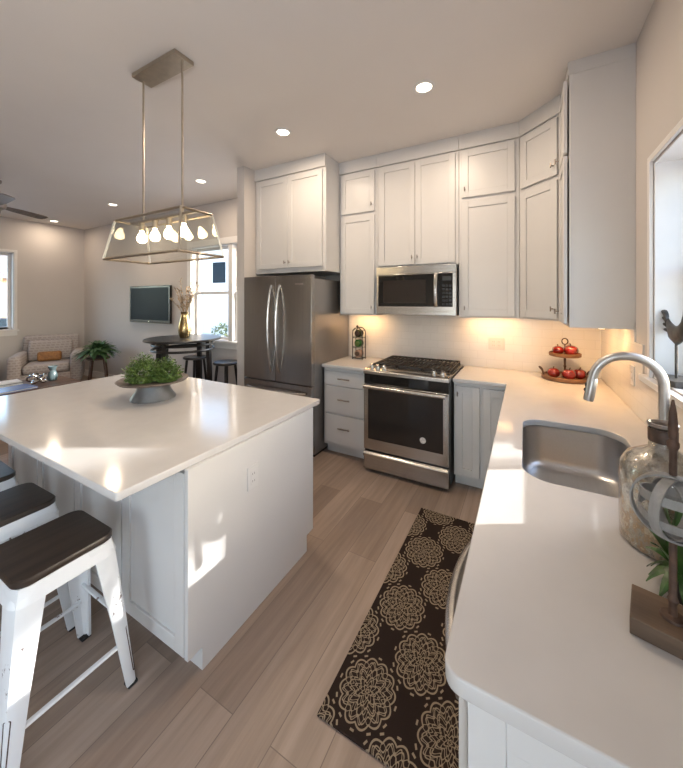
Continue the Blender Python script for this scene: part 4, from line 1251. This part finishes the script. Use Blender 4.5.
# ------------------------------------------------------------------ glass bottle by the sink
t = thing('glass_bottle', 'large mottled mercury glass bottle on the worktop beside the sink', 'bottle', (0.319, 1.185, CT1))
prof = [(0.002, 0.0), (0.084, 0.0), (0.090, 0.008), (0.091, 0.06), (0.091, 0.18), (0.088, 0.206), (0.074, 0.231), (0.050, 0.246), (0.030, 0.259), (0.0265, 0.300)]
obj('body', MB().lathe(prof, (0, 0, 0), 48), M['mercury'], t, smooth=60)
obj('neck_wrap', MB().lathe([(0.0273, 0.275), (0.030, 0.277), (0.0305, 0.307), (0.028, 0.311)], (0, 0, 0), 28, cap=False), M['leather'], t)
obj('lip', MB().lathe([(0.026, 0.3115), (0.031, 0.317), (0.032, 0.325), (0.028, 0.326), (0.023, 0.319), (0.023, 0.294), (0.002, 0.293)], (0, 0, 0), 28), M['pewter'], t)

# ------------------------------------------------------------------ orb ornament
bx_, by_ = 0.266, 0.872
t = thing('orb_stand', 'grey wooden orb on an iron rod and wood block at the worktop edge', 'ornament', (bx_, by_, CT1), R(-14))
obj('block', MB().box(-0.078, 0.078, -0.052, 0.052, 0.0, 0.034), M['blockwood'], t, 0.002)
rd = MB().lathe([(0.020, 0.0345), (0.018, 0.039), (0.007, 0.041), (0.006, 0.062), (0.009, 0.070), (0.006, 0.078), (0.006, 0.182)], (-0.016, 0, 0), 14)
obj('rod', rd, M['rust'], t)
rd = MB().lathe([(0.006, 0.312), (0.006, 0.360), (0.0095, 0.367), (0.0095, 0.375), (0.0055, 0.381), (0.0078, 0.400), (0.0058, 0.432), (0.002, 0.458)], (-0.016, 0, 0), 14)
obj('finial', rd, M['rust'], t)
zc, ro = 0.247, 0.064
def hoop(m4, r, wdt=0.0085, th=0.0035, seg=56):
    rings = []
    for k in range(seg):
        a = 2 * PI * k / seg
        rings.append([tuple(m4 @ Vector((rr * math.cos(a), yy, rr * math.sin(a)))) for rr, yy in ((r, -wdt), (r, wdt), (r - th, wdt), (r - th, -wdt))])
    return MB().loft(rings, False, True)
T_ = Matrix.Translation((-0.016, 0, zc))
for k, (ang, rr) in enumerate(((-8, ro), (62, ro - 0.0045), (118, ro - 0.009))):
    obj('hoop', hoop(T_ @ Matrix.Rotation(R(ang), 4, 'Z'), rr), M['greywood'], t, smooth=30)
obj('hoop', hoop(Matrix.Translation((0, 0, 0.020)) @ T_ @ Matrix.Rotation(R(-8), 4, 'X') @ Matrix.Rotation(R(90), 4, 'X'), ro - 0.0155), M['greywood'], t, smooth=30)
obj('hoop', hoop(Matrix.Translation((0, 0, -0.008)) @ T_ @ Matrix.Rotation(R(12), 4, 'X') @ Matrix.Rotation(R(90), 4, 'X'), ro - 0.0130), M['greywood'], t, smooth=30)
# trailing plant behind the orb
t = thing('potted_plant', 'small leafy green plant in a pot behind the wooden orb', 'plant', (0.305, 0.998, CT1))
obj('pot', MB().lathe([(0.0, 0.0), (0.028, 0.0), (0.036, 0.045), (0.032, 0.045), (0.028, 0.036), (0.0, 0.036)], (0, 0, 0), 20), M['pot'], t)
fo = MB()
for k in range(52):
    a = rnd.uniform(0, 2 * PI); el = rnd.uniform(0.0, 1.5); ln = rnd.uniform(0.045, 0.062) + 0.12 * max(0, el - 0.6)
    b0 = Vector((0.015 * math.cos(a), 0.015 * math.sin(a), 0.037))
    rr = []
    for q in range(6):
        f_ = q / 5
        p = b0 + Vector((math.cos(a) * ln * math.cos(el) * f_, math.sin(a) * ln * math.cos(el) * f_, 0.02 + ln * math.sin(el) * f_ * 1.2 - 0.05 * f_ * f_))
        p.z = max(p.z, 0.012)
        sd = Vector((-math.sin(a), math.cos(a), 0)) * (0.011 * math.sin(PI * min(0.97, 0.1 + 0.88 * f_)) + 0.0006)
        rr.append([p - sd, p + Vector((0, 0, 0.002)), p + sd, p - Vector((0, 0, 0.0015))])
    fo.loft(rr)
obj('leaves', fo, plain('plant_leaves', (0.035, 0.085, 0.016), 0.4, var=0.5, nscale=40), t, smooth=0)

# ------------------------------------------------------------------ rooster on the sill
t = thing('rooster_figure', 'dark tin rooster on a rod standing on the window sill', 'figurine', (0.606, 2.080, WR[2] + 0.0065), R(-90))
# local +x runs along the sill toward the head, y across it
obj('base', MB().prism([(-0.095, -0.032), (-0.070, -0.050), (0.070, -0.050), (0.095, -0.032), (0.095, 0.032), (0.070, 0.050), (-0.070, 0.050), (-0.095, 0.032)], 0.0, 0.028), M['rooster'], t, 0.003)
obj('rod', MB().tube([(0.0, 0, 0.0285), (0.0, 0, 0.195)], 0.0055, 10), M['rooster'], t)
spine = [(-0.105, 0.262, 0.010), (-0.085, 0.235, 0.024), (-0.045, 0.205, 0.038), (0.010, 0.195, 0.044), (0.060, 0.212, 0.038), (0.092, 0.250, 0.026), (0.104, 0.285, 0.020), (0.112, 0.312, 0.021), (0.122, 0.328, 0.012)]
pts = [Vector((x, 0, z + 0.030)) for x, z, r_ in spine]
rings = []
for i, p in enumerate(pts):
    tn = (pts[min(i + 1, len(pts) - 1)] - pts[max(i - 1, 0)]).normalized()
    nn = Vector((-tn.z, 0, tn.x))
    r_ = spine[i][2]
    rings.append([p + nn * r_ * math.cos(2 * PI * q / 14) + Vector((0, 0.45 * r_ * math.sin(2 * PI * q / 14), 0)) for q in range(14)])
bd = obj('body', MB().loft(rings), M['rooster'], t, smooth=60)
for k, (rx, rz, drop) in enumerate(((0.088, 0.052, 150), (0.080, 0.036, 158), (0.068, 0.020, 166), (0.050, 0.010, 176))):
    tl = []
    for q in range(11):
        ang = R(5 + drop * q / 10)
        tl.append((-0.100 - rx + rx * math.cos(ang), 0.003 * (k - 1.5), 0.262 + 0.008 * (3 - k) - 0.010 * k + rz * math.sin(ang) * 1.1))
    obj('tail_feather', MB().tube(tl, [0.006, 0.010, 0.012, 0.013, 0.013, 0.0125, 0.011, 0.009, 0.007, 0.004, 0.0015], 8, flat=0.7), M['rooster'], bd)
obj('comb', MB().prism([(0.088, 0.327), (0.094, 0.352), (0.102, 0.337), (0.110, 0.358), (0.118, 0.338), (0.128, 0.348), (0.126, 0.324)], -0.003, 0.003, lambda a, b, c: (a, c, b + 0.030)), M['rooster'], bd)
obj('beak', MB().tube([(0.126, 0, 0.348), (0.148, 0, 0.341)], [0.006, 0.001], 8), M['rooster'], bd)

# ------------------------------------------------------------------ outdoors
struct('ground', MB().box(-70, 40, -40, 60, -0.62, -0.5), M['snow'], smooth=0)
def house(name, label, loc, rot, w, d, h, rise, wallm, wins):
    t = thing(name, label, 'house', loc, rot)
    obj('walls', MB().box(-w / 2, w / 2, 0, d, 0, h), wallm, t)
    pr = [(-0.4, h), (d / 2, h + rise), (d + 0.4, h), (d + 0.4, h + 0.15), (d / 2, h + rise + 0.2), (-0.4, h + 0.15)]
    obj('roof', MB().prism(pr, -w / 2 - 0.4, w / 2 + 0.4, lambda a, b, c: (c, a, b)), M['roof'], t)
    obj('gable', MB().prism([(0, h), (d, h), (d / 2, h + rise)], -w / 2, w / 2, lambda a, b, c: (c, a, b)), wallm, t)
    for (x, z, ww, hh) in wins:
        f = obj('window', MB().box(x - ww / 2 - 0.08, x + ww / 2 + 0.08, -0.05, 0, z - 0.08, z + hh + 0.08), M['trim'], t)
        obj('pane', MB().box(x - ww / 2, x + ww / 2, -0.06, -0.051, z, z + hh), M['screen'], f)
    return t
house('neighbour_house', 'white house outside the dining window', (-17.0, 14.5, -0.5), R(8), 13, 8, 6.0, 2.5, M['siding'], [(0.2, 3.2, 1.0, 1.3), (-3.0, 3.2, 1.0, 1.3), (3.6, 3.2, 1.0, 1.3)])
house('neighbour_house', 'tan house outside the living-room window', (-27.0, 8.0, -0.5), R(76), 8, 8, 3.4, 2.4, M['tansiding'], [(-1.5, 1.0, 1.2, 1.3), (1.8, 1.0, 1.2, 1.3)])
for i, (x, y, r_, lb) in enumerate(((-11.6, 10.4, 0.65, 'green shrub outside the lower half of the dining window'), (-10.0, 10.2, 0.5, 'smaller green shrub outside the dining window, beside the larger one'))):
    t = thing('shrub', lb, 'shrub', (x, y, -0.5))
    fo = MB()
    for k in range(420):
        v = Vector((rnd.gauss(0, 1), rnd.gauss(0, 1), rnd.gauss(0, 1))).normalized() * r_ * rnd.uniform(0.6, 1.0)
        p = Vector((v.x, v.y, r_ * 0.9 + v.z * 0.85))
        e = Vector((rnd.uniform(-1, 1), rnd.uniform(-1, 1), rnd.uniform(-0.3, 1))).normalized() * 0.13
        sd = e.cross(Vector((0.3, 0.5, 1))).normalized() * 0.045
        fo.loft([[p - sd, p + sd, p + Vector((0, 0, 0.01))], [p + e - sd * 0.2, p + e + sd * 0.2, p + e + Vector((0, 0, 0.01))]])
    obj('foliage', fo, M['shrub'], t, smooth=0)
    obj('stem', MB().tube([(0, 0, 0), (0, 0, r_)], [0.06, 0.03], 7), M['brownwood'], t)
t = thing('car', 'blue car parked outside the living-room window', 'car', (-17.0, 4.9, -0.5), R(80))
side = [(-2.1, 0.35), (2.1, 0.35), (2.15, 0.75), (1.9, 0.88), (1.0, 0.95), (-1.9, 0.98), (-2.15, 0.80)]
obj('body', MB().prism(side, -0.85, 0.85, lambda a, b, c: (a, c, b)), M['carblue'], t, 0.06)
cab_ = [(-1.6, 0.98), (0.95, 0.955), (0.35, 1.42), (-1.1, 1.45)]
obj('cabin', MB().prism(cab_, -0.72, 0.72, lambda a, b, c: (a, c, b)), M['screen'], t, 0.05)
for x in (-1.3, 1.35):
    for y in (-0.86, 0.66):
        rings = [[(x + r_ * math.cos(2 * PI * q / 20), y + yy, 0.33 + r_ * math.sin(2 * PI * q / 20)) for q in range(20)] for r_, yy in ((0.20, 0.0), (0.32, 0.02), (0.33, 0.1), (0.32, 0.18), (0.20, 0.2))]
        obj('wheel', MB().loft(rings), M['rubber'], t)

t = thing('sun_blocker_tree', 'unseen flat-crowned tree added outside the sink window to block sun', 'tree', (5.3, 4.55, -0.5))  # added out of view to block part of the sun through the sink window
obj('trunk', MB().tube([(0, 0, 0), (0.03, 0.02, 2.2), (0, 0, 4.2)], [0.07, 0.05, 0.03], 9), M['brownwood'], t)
fo = MB()
for k in range(1300):
    v = Vector((rnd.gauss(0, 1), rnd.gauss(0, 1), rnd.gauss(0, 1))).normalized() * rnd.uniform(0.1, 1.0) ** 0.5
    p = Vector((v.x * 0.22, v.y * 1.25, 4.44 + v.z * 0.21))  # crown flattened to a strip so it shades only the middle of the window
    e = Vector((rnd.uniform(-1, 1), rnd.uniform(-1, 1), rnd.uniform(-0.6, 1))).normalized() * 0.10
    sd = e.cross(Vector((0.3, 0.5, 1))).normalized() * 0.035
    fo.loft([[p - sd, p + sd, p + Vector((0, 0, 0.004))], [p + e - sd * 0.2, p + e + sd * 0.2, p + e + Vector((0, 0, 0.004))]])
obj('crown', fo, M['shrub'], t, smooth=0)
